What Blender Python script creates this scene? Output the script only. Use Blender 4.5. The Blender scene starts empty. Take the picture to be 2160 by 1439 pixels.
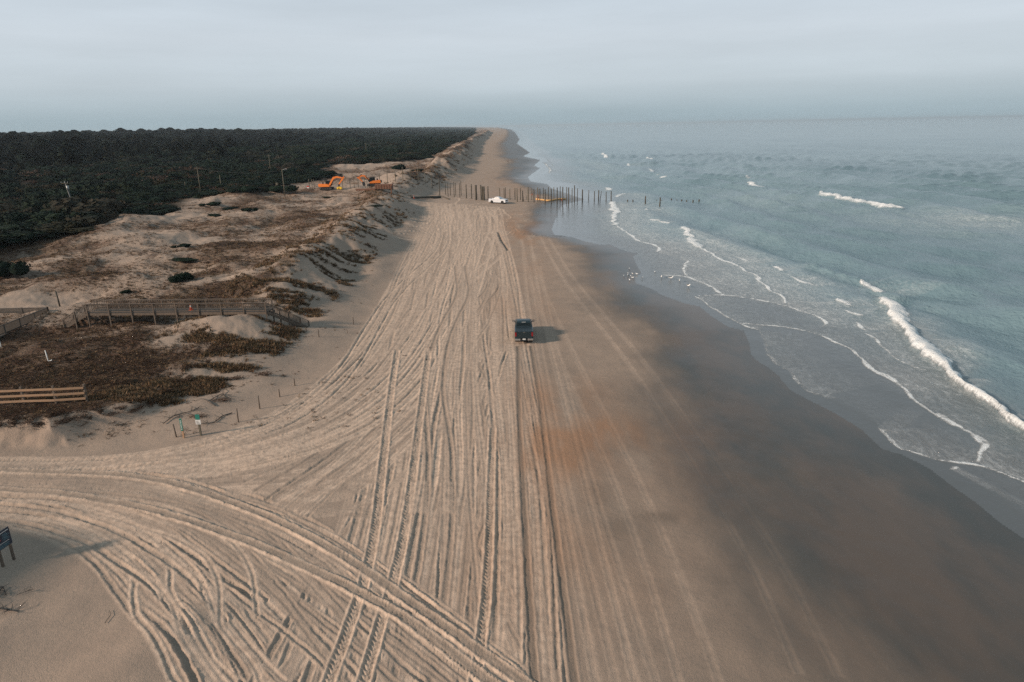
import bpy, bmesh, math, random
import numpy as np
from mathutils import Vector, Matrix

random.seed(7)
rng = np.random.default_rng(7)
sc = bpy.context.scene
R = math.radians

# ------------------------------------------------------------------ camera, sky, sun, exposure
CAMZ, PITCH, ROLL, FPX = 23.0, R(17.5), R(1.1), 1440.0
SUN_EL = R(24.0)
SH_AZ = R(25.0)                       # shadows fall towards +x, a little towards +y

cam_d = bpy.data.cameras.new('camera')
cam_d.sensor_width = 36.0
cam_d.lens = 24.0
cam_d.clip_start = 0.5
cam_d.clip_end = 90000.0
cam = bpy.data.objects.new('camera', cam_d)
sc.collection.objects.link(cam)
cP, sP, cR, sR = math.cos(PITCH), math.sin(PITCH), math.cos(ROLL), math.sin(ROLL)
vx = Vector((cR, -sR * sP, -sR * cP))
vu = Vector((sR, cR * sP, cR * cP))
vf = Vector((0, cP, -sP))
m = Matrix((vx, vu, -vf)).transposed().to_4x4()
m.translation = Vector((0, 0, CAMZ))
cam.matrix_world = m
sc.camera = cam

world = bpy.data.worlds.new('World')
sc.world = world
world.use_nodes = True
nt = world.node_tree
nt.nodes.clear()
L = nt.links.new
out = nt.nodes.new('ShaderNodeOutputWorld')
bg = nt.nodes.new('ShaderNodeBackground')
sky = nt.nodes.new('ShaderNodeTexSky')
sky.sky_type = 'NISHITA'
sky.sun_disc = False
sky.sun_elevation = SUN_EL
# sun stands opposite the shadow direction
sdx, sdy = -math.cos(SH_AZ), -math.sin(SH_AZ)
sky.sun_rotation = math.atan2(sdx, sdy)
sky.air_density = 1.0
sky.dust_density = 2.0
tc = nt.nodes.new('ShaderNodeTexCoord')
sep = nt.nodes.new('ShaderNodeSeparateXYZ')
L(tc.outputs['Generated'], sep.inputs[0])
ramp = nt.nodes.new('ShaderNodeValToRGB')
cr = ramp.color_ramp
K = 10.0
def skc(r, g, b): return (r, g, b, 1)
stops = [(0.0, (0.370, 0.475, 0.530)), (0.016, (0.400, 0.500, 0.555)), (0.055, (0.580, 0.660, 0.720)),
         (0.11, (0.650, 0.720, 0.785)), (0.20, (0.600, 0.685, 0.765)), (0.5, (0.335, 0.448, 0.515)), (1.0, (0.245, 0.352, 0.415))]
while len(cr.elements) < len(stops): cr.elements.new(0.5)
for e, (p, c) in zip(cr.elements, stops):
    e.position = p
    e.color = skc(*c)
# thin streaked cloud sheet, stretched along the horizon
mp = nt.nodes.new('ShaderNodeMapping')
mp.inputs['Scale'].default_value = (1.3, 1.3, 11.0)
L(tc.outputs['Generated'], mp.inputs[0])
cl = nt.nodes.new('ShaderNodeTexNoise')
cl.inputs['Scale'].default_value = 2.6
cl.inputs['Detail'].default_value = 6
cl.inputs['Roughness'].default_value = 0.55
L(mp.outputs[0], cl.inputs['Vector'])
mr = nt.nodes.new('ShaderNodeMapRange')
mr.inputs['From Min'].default_value = 0.3
mr.inputs['From Max'].default_value = 0.7
mr.inputs['To Min'].default_value = 0.95
mr.inputs['To Max'].default_value = 1.045
L(cl.outputs['Fac'], mr.inputs['Value'])
L(sep.outputs['Z'], ramp.inputs['Fac'])
mul = nt.nodes.new('ShaderNodeVectorMath'); mul.operation = 'SCALE'
L(ramp.outputs['Color'], mul.inputs[0]); L(mr.outputs[0], mul.inputs['Scale'])
mul2 = nt.nodes.new('ShaderNodeVectorMath'); mul2.operation = 'SCALE'
mul2.inputs['Scale'].default_value = K
L(mul.outputs[0], mul2.inputs[0])
mixs = nt.nodes.new('ShaderNodeMix'); mixs.data_type = 'RGBA'
mixs.inputs['Factor'].default_value = 0.93
L(sky.outputs['Color'], mixs.inputs[6]); L(mul2.outputs[0], mixs.inputs[7])
L(mixs.outputs[2], bg.inputs['Color'])
bg.inputs['Strength'].default_value = 0.1
L(bg.outputs[0], out.inputs['Surface'])

sun_d = bpy.data.lights.new('sun', 'SUN')
sun_d.energy = 5.0
sun_d.angle = R(5.0)
sun_d.color = (1.0, 0.81, 0.655)
sun = bpy.data.objects.new('sun', sun_d)
sc.collection.objects.link(sun)
d = Vector((math.cos(SH_AZ) * math.cos(SUN_EL), math.sin(SH_AZ) * math.cos(SUN_EL), -math.sin(SUN_EL)))
sun.rotation_euler = d.to_track_quat('-Z', 'Y').to_euler()

sc.view_settings.view_transform = 'Standard'
sc.view_settings.look = 'None'
sc.view_settings.gamma = 1.0
sc.view_settings.use_curve_mapping = False
sc.view_settings.exposure = -0.05
sc.render.engine = 'CYCLES'
sc.cycles.use_denoising = False
sc.cycles.max_bounces = 5
sc.cycles.volume_bounces = 0
sc.cycles.transparent_max_bounces = 8
HAZE_DENS = 0.00007

# ------------------------------------------------------------------ helpers: pixels of the survey photo -> places
def ray(px, py):
    x = (px - 1080) / FPX; y = -(py - 719.5) / FPX
    xr = x * cR + y * sR; yr = -x * sR + y * cR
    return np.array([xr, cP + yr * sP, -sP + yr * cP])
def gp(px, py, z=0.0):
    r = ray(px, py); t = (z - CAMZ) / r[2]
    return (float(r[0] * t), float(r[1] * t))
def gpl(pts, z=0.6): return np.array([gp(a, b, z) for a, b in pts])

# ------------------------------------------------------------------ noise
TAB = rng.random((40, 256, 256)).astype(np.float32)
def vn(x, y, s=0):
    xf = np.floor(x); yf = np.floor(y)
    fx = (x - xf).astype(np.float32); fy = (y - yf).astype(np.float32)
    xi = xf.astype(np.int64) & 255; yi = yf.astype(np.int64) & 255
    x1 = (xi + 1) & 255; y1 = (yi + 1) & 255
    fx = fx * fx * (3 - 2 * fx); fy = fy * fy * (3 - 2 * fy)
    T = TAB[s % 40]
    a = T[xi, yi]; b = T[x1, yi]; c = T[xi, y1]; e = T[x1, y1]
    return (a + (b - a) * fx) * (1 - fy) + (c + (e - c) * fx) * fy
def fbm(x, y, sc_, s=0, o=4, g=0.5):
    x = np.asarray(x, float) / sc_; y = np.asarray(y, float) / sc_
    t = 0; a = 1.0; n = 0
    for i in range(o):
        t = t + a * (vn(x + 17.3 * i, y + 9.1 * i, s + i) - 0.5); n += a; a *= g
        x = x * 2.03; y = y * 2.03
    return t / n * 2           # about -1..1
def ss(a, b, v):
    t = np.clip((np.asarray(v, float) - a) / (b - a), 0, 1)
    return t * t * (3 - 2 * t)

# ------------------------------------------------------------------ shoreline and dune toe
SHORE_PX = [(1088,280),(1097,294),(1092,303),(1120,322),(1106,330),(1143,338),(1130,349.5),(1143,355),(1119,373),(1125,383),(1162,389),(1171,398),
 (1241,421),(1197,432),(1190,440),(1183,462),(1176,484),(1183,496),(1222,501),(1245,509),(1278,516),(1303,517),(1322,525.6),(1345,532.6),
 (1363,534.5),(1352,541),(1358.5,556),(1371,575.7),(1358,584),(1361,598),(1392,609),(1420,624),(1464,640),(1497.5,646.6),(1528,670),(1561.5,690),
 (1595,698),(1609,726),(1614,748),(1628,762),(1656,779),(1674,793),(1700,823),(1747,847),(1800,873),(1857,907),(1904,948.5),(1947,960),(2007,990),
 (2057,1027),(2107,1060),(2157,1100)]
shp = gpl(SHORE_PX, 0.0)
shp = shp[np.argsort(shp[:, 1])]
SY = np.concatenate([[-400, 0, 25], shp[:, 1], [4500, 12000, 60000]])
SX = np.concatenate([[44, 34, 31.5], shp[:, 0], [20, -150, -3000]])
def xsh(y): return np.interp(y, SY, SX)
SYs = np.array([-400, 0, 25, 45, 60, 80, 100, 130, 160, 200, 225, 300, 420, 700, 1300, 2400, 4500, 12000, 60000.])
SXs = np.array([44, 34, 31, 29.5, 27.5, 27, 24, 20.5, 14, 16.5, 21, 14, 18, 20, 21, 27, 20, -150, -3000.])
def xshs(y): return np.interp(y, SYs, SXs)
TY = np.array([-400, -50, 46.6, 48.5, 50.5, 53, 58, 63, 70, 96, 119, 150, 180, 205, 235, 260, 300, 385, 491, 700, 1000, 2500, 9000, 60000.])
TX = np.array([-34, -34, -34, -33, -29.5, -26.5, -23, -22, -21.5, -21.5, -22, -24, -24, -30, -30, -26, -23, -22, -24, -30, -36, -56, -330, -4500.])
def xtoe(y): return np.interp(y, TY, TX)
def toet(x, y):
    """metres inland of the foot of the dunes"""
    t2 = 1.5 * (y - 47.1 - 1.5 * fbm(x, y * .3, 5, 2, 4) - .7 * fbm(x, y, 1.4, 5, 2))
    return np.where(y < 62, np.minimum(xtoe(y) - x, t2), xtoe(y) - x)

FY = np.array([-400, 60, 95, 118, 146, 181, 205, 214, 220, 253, 275, 300, 340, 400, 430, 480, 560, 700, 1000, 2000, 4000, 12000, 60000.])
FX = np.array([-330, -330, -150, -92, -86, -88, -98, -98, -76, -78, -80, -72, -92, -98, -66, -56, -54, -62, -64, -95, -190, -520, -5200.])
def xfor(y): return np.interp(y, FY, FX)

# ------------------------------------------------------------------ wheel tracks pressed into the sand (a height map in metres)
CX0, CY0, CELL = -62.0, 17.0, 0.05
CNX, CNY = int(92 / CELL), int(222 / CELL)
TH = np.zeros((CNX, CNY), np.float32)
TT = np.zeros((CNX, CNY), np.float32)      # churned (lighter, warmer) sand
TD = np.zeros((CNX, CNY), np.float32)      # packed, damp sand, plus shade painted at the cut edge
def chaikin(p, n=3):
    for _ in range(n):
        q = np.empty((2 * len(p), 2)); q[0] = p[0]; q[-1] = p[-1]
        q[1:-1:2] = .75 * p[:-1] + .25 * p[1:]; q[2:-1:2] = .25 * p[:-1] + .75 * p[1:]
        p = q
    return p
def resample(p, ds):
    seg = np.hypot(*(p[1:] - p[:-1]).T); s = np.concatenate([[0], np.cumsum(seg)])
    n = max(4, int(s[-1] / ds)); t = np.linspace(0, s[-1], n)
    return np.stack([np.interp(t, s, p[:, 0]), np.interp(t, s, p[:, 1])], 1), t
def stamp(p, width=.3, depth=.06, berm=.035, tint=.5, damp_shade=0., tread=0., period=.22, off=0., wander=.0, strength=1., rough=.5):
    p, t = resample(p, .042)
    g = np.gradient(p, axis=0); g /= (np.hypot(*g.T)[:, None] + 1e-9)
    nrm = np.stack([g[:, 1], -g[:, 0]], 1)
    sd = rng.random() * 500
    lat = off + wander * (vn(t / 9 + sd, t * 0 + sd, 3) - .5) * 2
    W = width / 2 + .22
    o = np.arange(-W, W + .01, .04)
    lump = (vn(t / .35 + sd, t * 0, 5) - .5)[:, None]
    lump2 = (vn(t / 1.7 + sd, t * 0 + 3, 6) - .5)[:, None]
    oo = o[None, :] + lump * .05
    ins = 1 - ss(width / 2 - .05, width / 2 + .05, np.abs(oo))
    prof = -depth * (1 + lump2 * rough) * ins + berm * (1 + lump2 * 2 * rough + lump * rough) * np.exp(-((np.abs(oo) - width / 2 - .06) / .07) ** 2)
    if tread:
        ph = (t[:, None] + np.abs(oo) * .9) / period
        prof = prof + tread * np.sign(np.sin(ph * 2 * math.pi)) * ins * (np.abs(oo) > .03)
    wgt = (1 - ss(W - .1, W, np.abs(oo))) * strength
    P = p[:, None, :] + nrm[:, None, :] * (o[None, :, None] + lat[:, None, None])
    ix = ((P[..., 0] - CX0) / CELL).astype(int); iy = ((P[..., 1] - CY0) / CELL).astype(int)
    ok = (ix >= 0) & (ix < CNX) & (iy >= 0) & (iy < CNY)
    ix, iy, wgt, prof, ins = ix[ok], iy[ok], np.broadcast_to(wgt, ok.shape)[ok], prof[ok], np.broadcast_to(ins, ok.shape)[ok]
    TH[ix, iy] = TH[ix, iy] * (1 - wgt * .85) + prof * wgt
    TT[ix, iy] = TT[ix, iy] * (1 - wgt * .8) + tint * wgt
    TD[ix, iy] = TD[ix, iy] * (1 - wgt * .8) + damp_shade * wgt * ins
def vehicle(p, gauge=1.65, **k):
    w = k.pop('wander', .3); 
    sd = rng.integers(1 << 30)
    for sgn in (-.5, .5):
        stamp(p, off=sgn * gauge, wander=.06, **k)
def bundle(a, b, n, drift=.25, **k):
    a = gpl(a); b = gpl(b)
    a, _ = resample(chaikin(a, 3), 1.0); b, _ = resample(chaikin(b, 3), 1.0)
    m_ = 160
    ia = np.linspace(0, len(a) - 1, m_); 
    A = np.stack([np.interp(ia, np.arange(len(a)), a[:, i]) for i in (0, 1)], 1)
    ib = np.linspace(0, len(b) - 1, m_)
    B = np.stack([np.interp(ib, np.arange(len(b)), b[:, i]) for i in (0, 1)], 1)
    tt = np.linspace(0, 1, m_)
    for i in range(n):
        u0 = rng.random(); sd = rng.random() * 900
        u = u0 + drift * (vn(tt * 3.2 + sd, tt * 0 + 1.5, 8) - .5) * 2 + drift * .35 * (vn(tt * 7 + sd, tt * 0 + 1.5, 9) - .5) * 1.2
        u = np.clip(u, .0, 1.0)
        c = A * (1 - u[:, None]) + B * u[:, None]
        s0, s1 = 0, m_
        if rng.random() < .35: s0 = rng.integers(0, m_ // 3)
        if rng.random() < .35: s1 = m_ - rng.integers(0, m_ // 3)
        kk = dict(k)
        q_ = rng.random() ** 1.35
        kk['width'] = .11 + .23 * q_ * rng.uniform(.7, 1.3); kk['depth'] = .75 * k.get('depth', .06) * (.2 + 1.3 * q_)
        kk['berm'] = .78 * k.get('berm', .04) * (.2 + 1.3 * q_); kk['tint'] = rng.uniform(.05, 1.0)
        kk['rough'] = rng.uniform(.3, .9)
        kk['damp_shade'] = rng.uniform(0, .5)
        if rng.random() < .3: kk['tread'] = .012; kk['period'] = rng.uniform(.16, .3)
        vehicle(chaikin(c[s0:s1], 1), gauge=rng.uniform(1.6, 1.75), **kk)

B1a = [(640,1450),(720,1200),(775,1000),(800,850),(830,700),(870,560),(900,470),(900,428)]
B1b = [(1185,1450),(1175,1200),(1160,1000),(1130,850),(1100,700),(1078,560),(1062,480),(1045,434)]
B2a = [(-60,985),(250,985),(440,945),(600,880),(710,790),(785,700),(835,600),(875,520),(905,450)]
B2b = [(-60,1045),(300,1010),(560,985),(780,905),(900,800),(960,700),(1010,600),(1040,520),(1040,440)]
B3a = [(-60,1020),(300,1012),(520,1060),(700,1150),(860,1260),(1000,1370),(1110,1460)]
B3b = [(-60,1088),(120,1112),(235,1175),(300,1260),(380,1360),(430,1470)]
bundle(B1a, B1b, 40, .07, depth=.045, berm=.03)
bundle(B2a, B2b, 36, .20, depth=.06, berm=.045)
bundle(B3a, B3b, 44, .09, depth=.06, berm=.05)
bundle([(1000,1450),(1020,1200),(1030,1000),(1040,800),(1045,600)], [(1190,1450),(1150,1200),(1125,1000),(1100,800),(1075,600)], 5, .06, depth=.03, berm=.018)
# diagonal crossings between the road and the beach lanes
bundle([(420,1450),(560,1250),(700,1050),(800,880),(880,720),(940,560)], [(760,1450),(820,1250),(900,1050),(980,880),(1010,720),(1020,560)], 9, .3, depth=.05, berm=.04)
bundle([(600,1450),(700,1300),(800,1120),(930,900),(1010,740)], [(700,1450),(820,1300),(900,1120),(1010,900),(1060,740)], 5, .2, depth=.045, berm=.035)
bundle([(1110,1450),(1060,1250),(980,1050),(900,860),(860,700)], [(1000,1450),(960,1250),(880,1050),(800,880),(800,740)], 5, .3, depth=.04, berm=.03)
bundle([(700,1450),(830,1200),(900,1000),(860,820),(930,660),(1000,500)], [(1150,1450),(1000,1200),(1080,1000),(1060,820),(960,660),(940,500)], 8, .5, depth=.045, berm=.035)
# interlaced loops in front of the far end of the churned area
for i in range(34):
    c0 = np.array(gp(rng.uniform(890, 1050), rng.uniform(436, 500), .6)); a = rng.uniform(0, 6.3); n = 16
    q = [c0]; 
    for j in range(n):
        a += rng.normal(0, .28); q.append(q[-1] + np.array([math.cos(a), math.sin(a) * 1.2]) * 1.6)
    stamp(chaikin(np.array(q), 2), width=.4, depth=.08, berm=.09, tint=.9, damp_shade=.1)
bundle(B1a, B1b, 20, .06, depth=.045, berm=.03)
bundle([(-60,1000),(300,1003),(540,985),(720,930),(830,850),(900,740),(950,620)], [(-60,1030),(300,1030),(560,1062),(710,1085),(830,1010),(930,880),(990,740)], 15, .22, depth=.035, berm=.028)
bundle([(420,960),(600,890),(740,790),(830,680),(880,580),(920,480)], [(640,1100),(800,960),(930,830),(1010,700),(1050,600),(1060,500)], 12, .3, depth=.05, berm=.035)
bundle(B2a, B2b, 18, .24, depth=.06, berm=.045)
bundle([(800,1450),(850,1200),(880,1000),(900,850),(930,700),(960,560)], [(1130,1450),(1120,1200),(1100,1000),(1070,850),(1040,700),(1020,560)], 7, .2, depth=.05, berm=.035)
bundle(B3a, B3b, 22, .16, depth=.07, berm=.06)
# right hand beach: light, shallow old tracks
for a, dp, ti in [([(1135,470),(1180,560),(1250,650),(1345,760),(1440,900),(1545,1060),(1640,1220),(1730,1420)], .006, .38),
              ([(1128,560),(1150,700),(1185,850),(1230,1050),(1290,1250),(1345,1450)], .012, .3),
              ([(1110,500),(1125,640),(1170,850),(1225,1100),(1300,1450)], .012, .45),
              ([(1100,470),(1130,600),(1200,760),(1300,960),(1400,1200),(1480,1450)], .006, .35)]:
    for sgn in (-1, 1):
        stamp(chaikin(gpl(a, .4), 3), width=.24, depth=dp, berm=.006, tint=ti, off=sgn * .84, strength=.9)
# tracks of the dark pickup
for a in ([(1093,727),(1094,850),(1104,1050),(1116,1250),(1128,1450)], [(1120,727),(1142,850),(1163,1050),(1190,1250),(1215,1450)]):
    stamp(chaikin(gpl(a, .6), 3), width=.34, depth=.035, berm=.02, tint=.1, damp_shade=1.0, tread=.008, period=.2)
# coarse tread of the digger and tractor
for a, wd in (([(838,740),(822,850),(806,1000),(785,1180),(742,1310),(690,1450)], .5),
              ([(905,740),(890,850),(872,1000),(845,1180),(805,1310),(765,1450)], .5),
              ([(1040,900),(1036,1000),(1033,1150),(1024,1290),(1000,1450)], .42)):
    stamp(chaikin(gpl(a, .6), 3), width=wd, depth=.03, berm=.05, tint=.75, damp_shade=.2, tread=.032, period=.3)
for a in ([(540,1003),(800,1018)], [(560,1030),(795,1044)], [(600,1062),(785,1080)], [(590,1072),(780,1092)]):
    stamp(gpl(a, .6), width=.12, depth=.02, berm=.025, tint=.15, strength=.7)
for i in range(9):
    yy = 1018 + i * 7.5
    for x0, x1 in ((866, 902), (936, 956)):
        stamp(gpl([(x0, yy), (x1, yy)], .6), width=.07, depth=.0, berm=.035, tint=.6, strength=.7)
# the two fresh raised ruts that cross everything
for a in ([(-60,1005),(250,1008),(400,1033),(560,1090),(700,1160),(800,1225),(950,1330),(1130,1455)],
          [(-60,1040),(250,1063),(450,1120),(600,1178),(800,1272),(900,1335),(1050,1450)]):
    stamp(chaikin(gpl(a, .6), 3), width=.46, depth=-.03, berm=.09, tint=1.0, damp_shade=.75, tread=.006, period=.2)
# little cut edge in the sand beside the red patch, its shadow darkened into the colour
stamp(chaikin(gpl([(1051,486),(1058,505),(1072,526)], .5), 2), width=.5, depth=.22, berm=.05, tint=.2, damp_shade=.9)

def samp(A, x, y):
    u = (x - CX0) / CELL - .5; v = (y - CY0) / CELL - .5
    i = np.clip(np.floor(u).astype(int), 0, CNX - 2); j = np.clip(np.floor(v).astype(int), 0, CNY - 2)
    fu = np.clip(u - i, 0, 1); fv = np.clip(v - j, 0, 1)
    ok = (u >= 0) & (u < CNX - 1) & (v >= 0) & (v < CNY - 1)
    r = (A[i, j] * (1 - fu) + A[i + 1, j] * fu) * (1 - fv) + (A[i, j + 1] * (1 - fu) + A[i + 1, j + 1] * fu) * fv
    return np.where(ok, r, 0)

# ------------------------------------------------------------------ the land
# (x, y, radius x, radius y, rotation, height)
BUMPS = [(-31.5, 71.3, 5.5, 2.4, .25, 1.15), (-35, 66.5, 4, 2.2, .5, .3), (-30, 85, 3.5, 5, 0, .7), (-33, 98, 5, 6, .3, .5), (-28, 128, 5, 9, 0, 1.2),
         (-33, 182, 6, 14, 0, 1.4), (-31, 200, 4, 9, 0, 1.3), (-42, 262, 10, 14, 0, 2.6), (-34, 240, 5, 9, .2, 1.6), (-82, 152, 7, 14, 0, 1.8), (-83, 205, 8, 18, 0, 1.6),
         (-70, 128, 7, 9, .4, 1.4), (-62, 150, 8, 10, .2, .9), (-55, 233, 16, 8, 0, .5), (-60, 108, 8, 4, .2, .7), (-45, 150, 5, 12, 0, 1.1),
         (-50, 118, 7, 5, .3, .6), (-38, 112, 6, 6, .3, .7), (-56, 92, 9, 3.5, .2, .9)]
DIPS = [(-25.3, 76.3, 3.0, 3.4, 0, -1.05), (-44, 74, 9, 5, 0, -.55), (-26, 104, 5, 6, 0, -1.3), (-27, 115, 5, 4, 0, -1.0), (-28, 56, 4.5, 4.5, 0, -.5), (-38, 79, 12, 2.6, 0, -.4), (-56, 73, 6, 6, 0, -.5), (-27, 160, 4, 7, 0, -1.0)]
def gauss(x, y, b):
    c, s = math.cos(b[4]), math.sin(b[4])
    u = ((x - b[0]) * c + (y - b[1]) * s) / b[2]; v = (-(x - b[0]) * s + (y - b[1]) * c) / b[3]
    return np.exp(-(u * u + v * v))
def land(x, y, fine=True):
    x = np.asarray(x, float); y = np.asarray(y, float)
    s = xsh(y) - x; s2 = xshs(y) - x
    z = np.where(s > 0, np.minimum(.006 * s + .00042 * s * s, .016 * s2 + .02), .045 * s)
    z = np.where(s > 0, np.minimum(z, 1.0 + .004 * np.maximum(s2 - 60, 0)), np.maximum(z, -4))
    z = np.where(s > 0, np.maximum(z, .006 * np.minimum(s, 3)), z)
    far = ss(240, 420, y)
    t = toet(x, y) + fbm(x, y, 9, 1, 3) * (1.3 + 3 * far) * ss(60, 75, y)
    near = 1 - ss(58, 74, y)
    base = (3.1 + .45 * ss(80, 110, y)) * (1 - near) + 2.25 * near
    rise_w = 8.6 - 1.6 * near - 4.0 * near * ss(-28.5, -31, x)
    rise = ss(-.5, 1, t / rise_w)
    ridge = (.95 * ss(78, 92, y) + .35 + .9 * fbm(x * .3, y, 14, 4, 3) + 3.4 * far) * np.exp(-((t - 10.5 - 2.5 * far - 1.5 * fbm(x * 0, y, 22, 6, 2)) / (3.6 + 3.5 * far)) ** 2) * (1 - near)
    inland = fbm(x, y, 26, 10, 4) * 1.0 + fbm(x, y, 7, 12, 3) * .8
    inland = inland * (.25 + .75 * (1 - near))
    dune = (base - .9 + inland * ss(0, 12, t)) * rise + np.maximum(ridge, -.5) * ss(0, 6, t)
    for b in BUMPS + DIPS:
        dune = dune + b[5] * gauss(x, y, b) * ss(-1, 2.5, t)
    dune = dune + (.75 + 1.0 * far) * fbm((x * .75 + y * .5), (y * .9 - x * .55) * .45, 3.4, 29, 3) * ss(1, 4, t) * ss(20, 12, t) * ss(62, 72, y)
    dune = dune + 1.1 * fbm(x, y * .8, 10, 31, 3) * ss(12, 20, t) * ss(84, 100, y)
    inl = xfor(y) - x
    hill = 13.5 * ss(120, 620, inl + .02 * y) * ss(150, 900, y - .15 * x) + 3.5 * fbm(x, y, 260, 15, 3) * ss(60, 400, inl) + 3.6 * fbm(x * .6 + y * .25, y, 42, 34, 3) * ss(8, 60, inl)
    dune = dune + hill
    z = z + dune * (t > -4)
    # the sandy track that runs inland towards the left, and the hollow of blown sand beside it
    z = z + .30 * fbm(x, y, 8, 18, 3) * ss(8, 30, -x) * ss(-4, 1, -t) * (y < 60)
    z = z + 7.2 * gauss(x, y, (-40, 25, 5, 9, 0, 1)) * ss(41, 35, y) + .5 * gauss(x, y, (-33.5, 24, 7, 7, 0, 1)) + .5 * gauss(x, y, (-16.5, 25.5, 2.2, 3.5, -.5, 1))  # first term: unseen dune left of view, raised to shade the notice board
    z = z + .9 * ss(-28, -60, x) * ss(46, 38, y)
    if fine:
        z = z + .05 * fbm(x, y, 2.2, 22, 3) * ss(2, 14, s) + .30 * fbm(x, y, 1.8, 25, 4) * ss(1, 6, t) * ss(52, 56, y)
        z = z + samp(TH, x, y) * ss(3, -1, t) * (s > 1)
    return z

def hit(px, py, dz=0.0):
    """where the line of sight through a survey pixel first meets the land"""
    r = ray(px, py)
    tmax = 3500 if r[2] > -.012 else min(3500, (CAMZ + 4) / -r[2])
    t = 20 * (tmax / 20) ** np.linspace(0, 1, 1600)
    for _ in range(2):
        X = r[0] * t; Y = r[1] * t; Z = CAMZ + r[2] * t
        h = np.maximum(land(X, Y, False), 0) + dz
        k = np.nonzero(Z <= h)[0]
        if len(k) == 0: k = [len(t) - 1]
        i = max(1, k[0]); t = np.linspace(t[i - 1], t[i], 60)
    return Vector((float(r[0] * t[30]), float(r[1] * t[30]), float(CAMZ + r[2] * t[30])))
def px_m(p):   # survey pixels per metre at a point
    return FPX / (p.y * cP + (CAMZ - p.z) * sP)

# ------------------------------------------------------------------ materials
def mat(name, base, rough=.8, metal=0., spec=.5, noise=None, bump=0., bscale=20., trans=0.):
    """noise = (scale, second colour, amount)"""
    m_ = bpy.data.materials.new(name); m_.use_nodes = True
    n = m_.node_tree.nodes; l = m_.node_tree.links.new
    b = n['Principled BSDF']
    b.inputs['Base Color'].default_value = (*base, 1)
    b.inputs['Roughness'].default_value = rough
    b.inputs['Metallic'].default_value = metal
    b.inputs['Specular IOR Level'].default_value = spec
    if noise or bump:
        t = n.new('ShaderNodeTexCoord')
    if noise:
        q = n.new('ShaderNodeTexNoise'); q.inputs['Scale'].default_value = noise[0]; q.inputs['Detail'].default_value = 5
        l(t.outputs['Object'], q.inputs['Vector'])
        r_ = n.new('ShaderNodeMapRange'); r_.inputs[1].default_value = .35; r_.inputs[2].default_value = .7; r_.inputs[4].default_value = noise[2]
        l(q.outputs['Fac'], r_.inputs[0])
        x = n.new('ShaderNodeMix'); x.data_type = 'RGBA'
        x.inputs[6].default_value = (*base, 1); x.inputs[7].default_value = (*noise[1], 1)
        l(r_.outputs[0], x.inputs[0]); l(x.outputs[2], b.inputs['Base Color'])
    if bump:
        q = n.new('ShaderNodeTexNoise'); q.inputs['Scale'].default_value = bscale; q.inputs['Detail'].default_value = 4
        l(t.outputs['Object'], q.inputs['Vector'])
        u = n.new('ShaderNodeBump'); u.inputs['Distance'].default_value = bump
        l(q.outputs['Fac'], u.inputs['Height']); l(u.outputs[0], b.inputs['Normal'])
    return m_

class NB:
    """small node builder"""
    def __init__(s, name):
        s.m = bpy.data.materials.new(name); s.m.use_nodes = True
        s.t = s.m.node_tree; s.b = s.t.nodes['Principled BSDF']; s.tc = s.t.nodes.new('ShaderNodeTexCoord')
    def l(s, a, b): s.t.links.new(a, b)
    def attr(s, n):
        a = s.t.nodes.new('ShaderNodeAttribute'); a.attribute_name = n; return a.outputs['Fac']
    def noise(s, scale, detail=4, rough=.5, stretch=None, dist=0.):
        q = s.t.nodes.new('ShaderNodeTexNoise'); q.inputs['Scale'].default_value = scale; q.inputs['Detail'].default_value = detail
        q.inputs['Roughness'].default_value = rough; q.inputs['Distortion'].default_value = dist
        v = s.tc.outputs['Object']
        if stretch:
            mp_ = s.t.nodes.new('ShaderNodeMapping'); mp_.inputs['Scale'].default_value = stretch[0]; mp_.inputs['Rotation'].default_value = (0, 0, stretch[1])
            s.l(v, mp_.inputs[0]); v = mp_.outputs[0]
        s.l(v, q.inputs['Vector']); return q.outputs['Fac']
    def rng(s, v, a, b, c=0., d_=1.):
        r_ = s.t.nodes.new('ShaderNodeMapRange'); r_.interpolation_type = 'SMOOTHSTEP'
        for i, k in enumerate((a, b, c, d_)): r_.inputs[i + 1].default_value = k
        s.l(v, r_.inputs[0]); return r_.outputs[0]
    def math(s, op, a, b=None):
        q = s.t.nodes.new('ShaderNodeMath'); q.operation = op
        for i, k in enumerate((a, b)):
            if k is None: continue
            if isinstance(k, (int, float)): q.inputs[i].default_value = k
            else: s.l(k, q.inputs[i])
        return q.outputs[0]
    def mix(s, f, a, b):
        x = s.t.nodes.new('ShaderNodeMix'); x.data_type = 'RGBA'
        for i, k in ((0, f), (6, a), (7, b)):
            if isinstance(k, tuple): x.inputs[i].default_value = (*k, 1)
            elif isinstance(k, (int, float)): x.inputs[i].default_value = k
            else: s.l(k, x.inputs[i])
        return x.outputs[2]
    def mixf(s, f, a, b):
        x = s.t.nodes.new('ShaderNodeMix')
        for i, k in ((0, f), (2, a), (3, b)):
            if isinstance(k, (int, float)): x.inputs[i].default_value = k
            else: s.l(k, x.inputs[i])
        return x.outputs[0]
    def bump(s, h, dist, prev=None, strength=1.):
        u = s.t.nodes.new('ShaderNodeBump'); u.inputs['Distance'].default_value = dist; u.inputs['Strength'].default_value = strength
        s.l(h, u.inputs['Height'])
        if prev is not None: s.l(prev, u.inputs['Normal'])
        return u.outputs[0]

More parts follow.
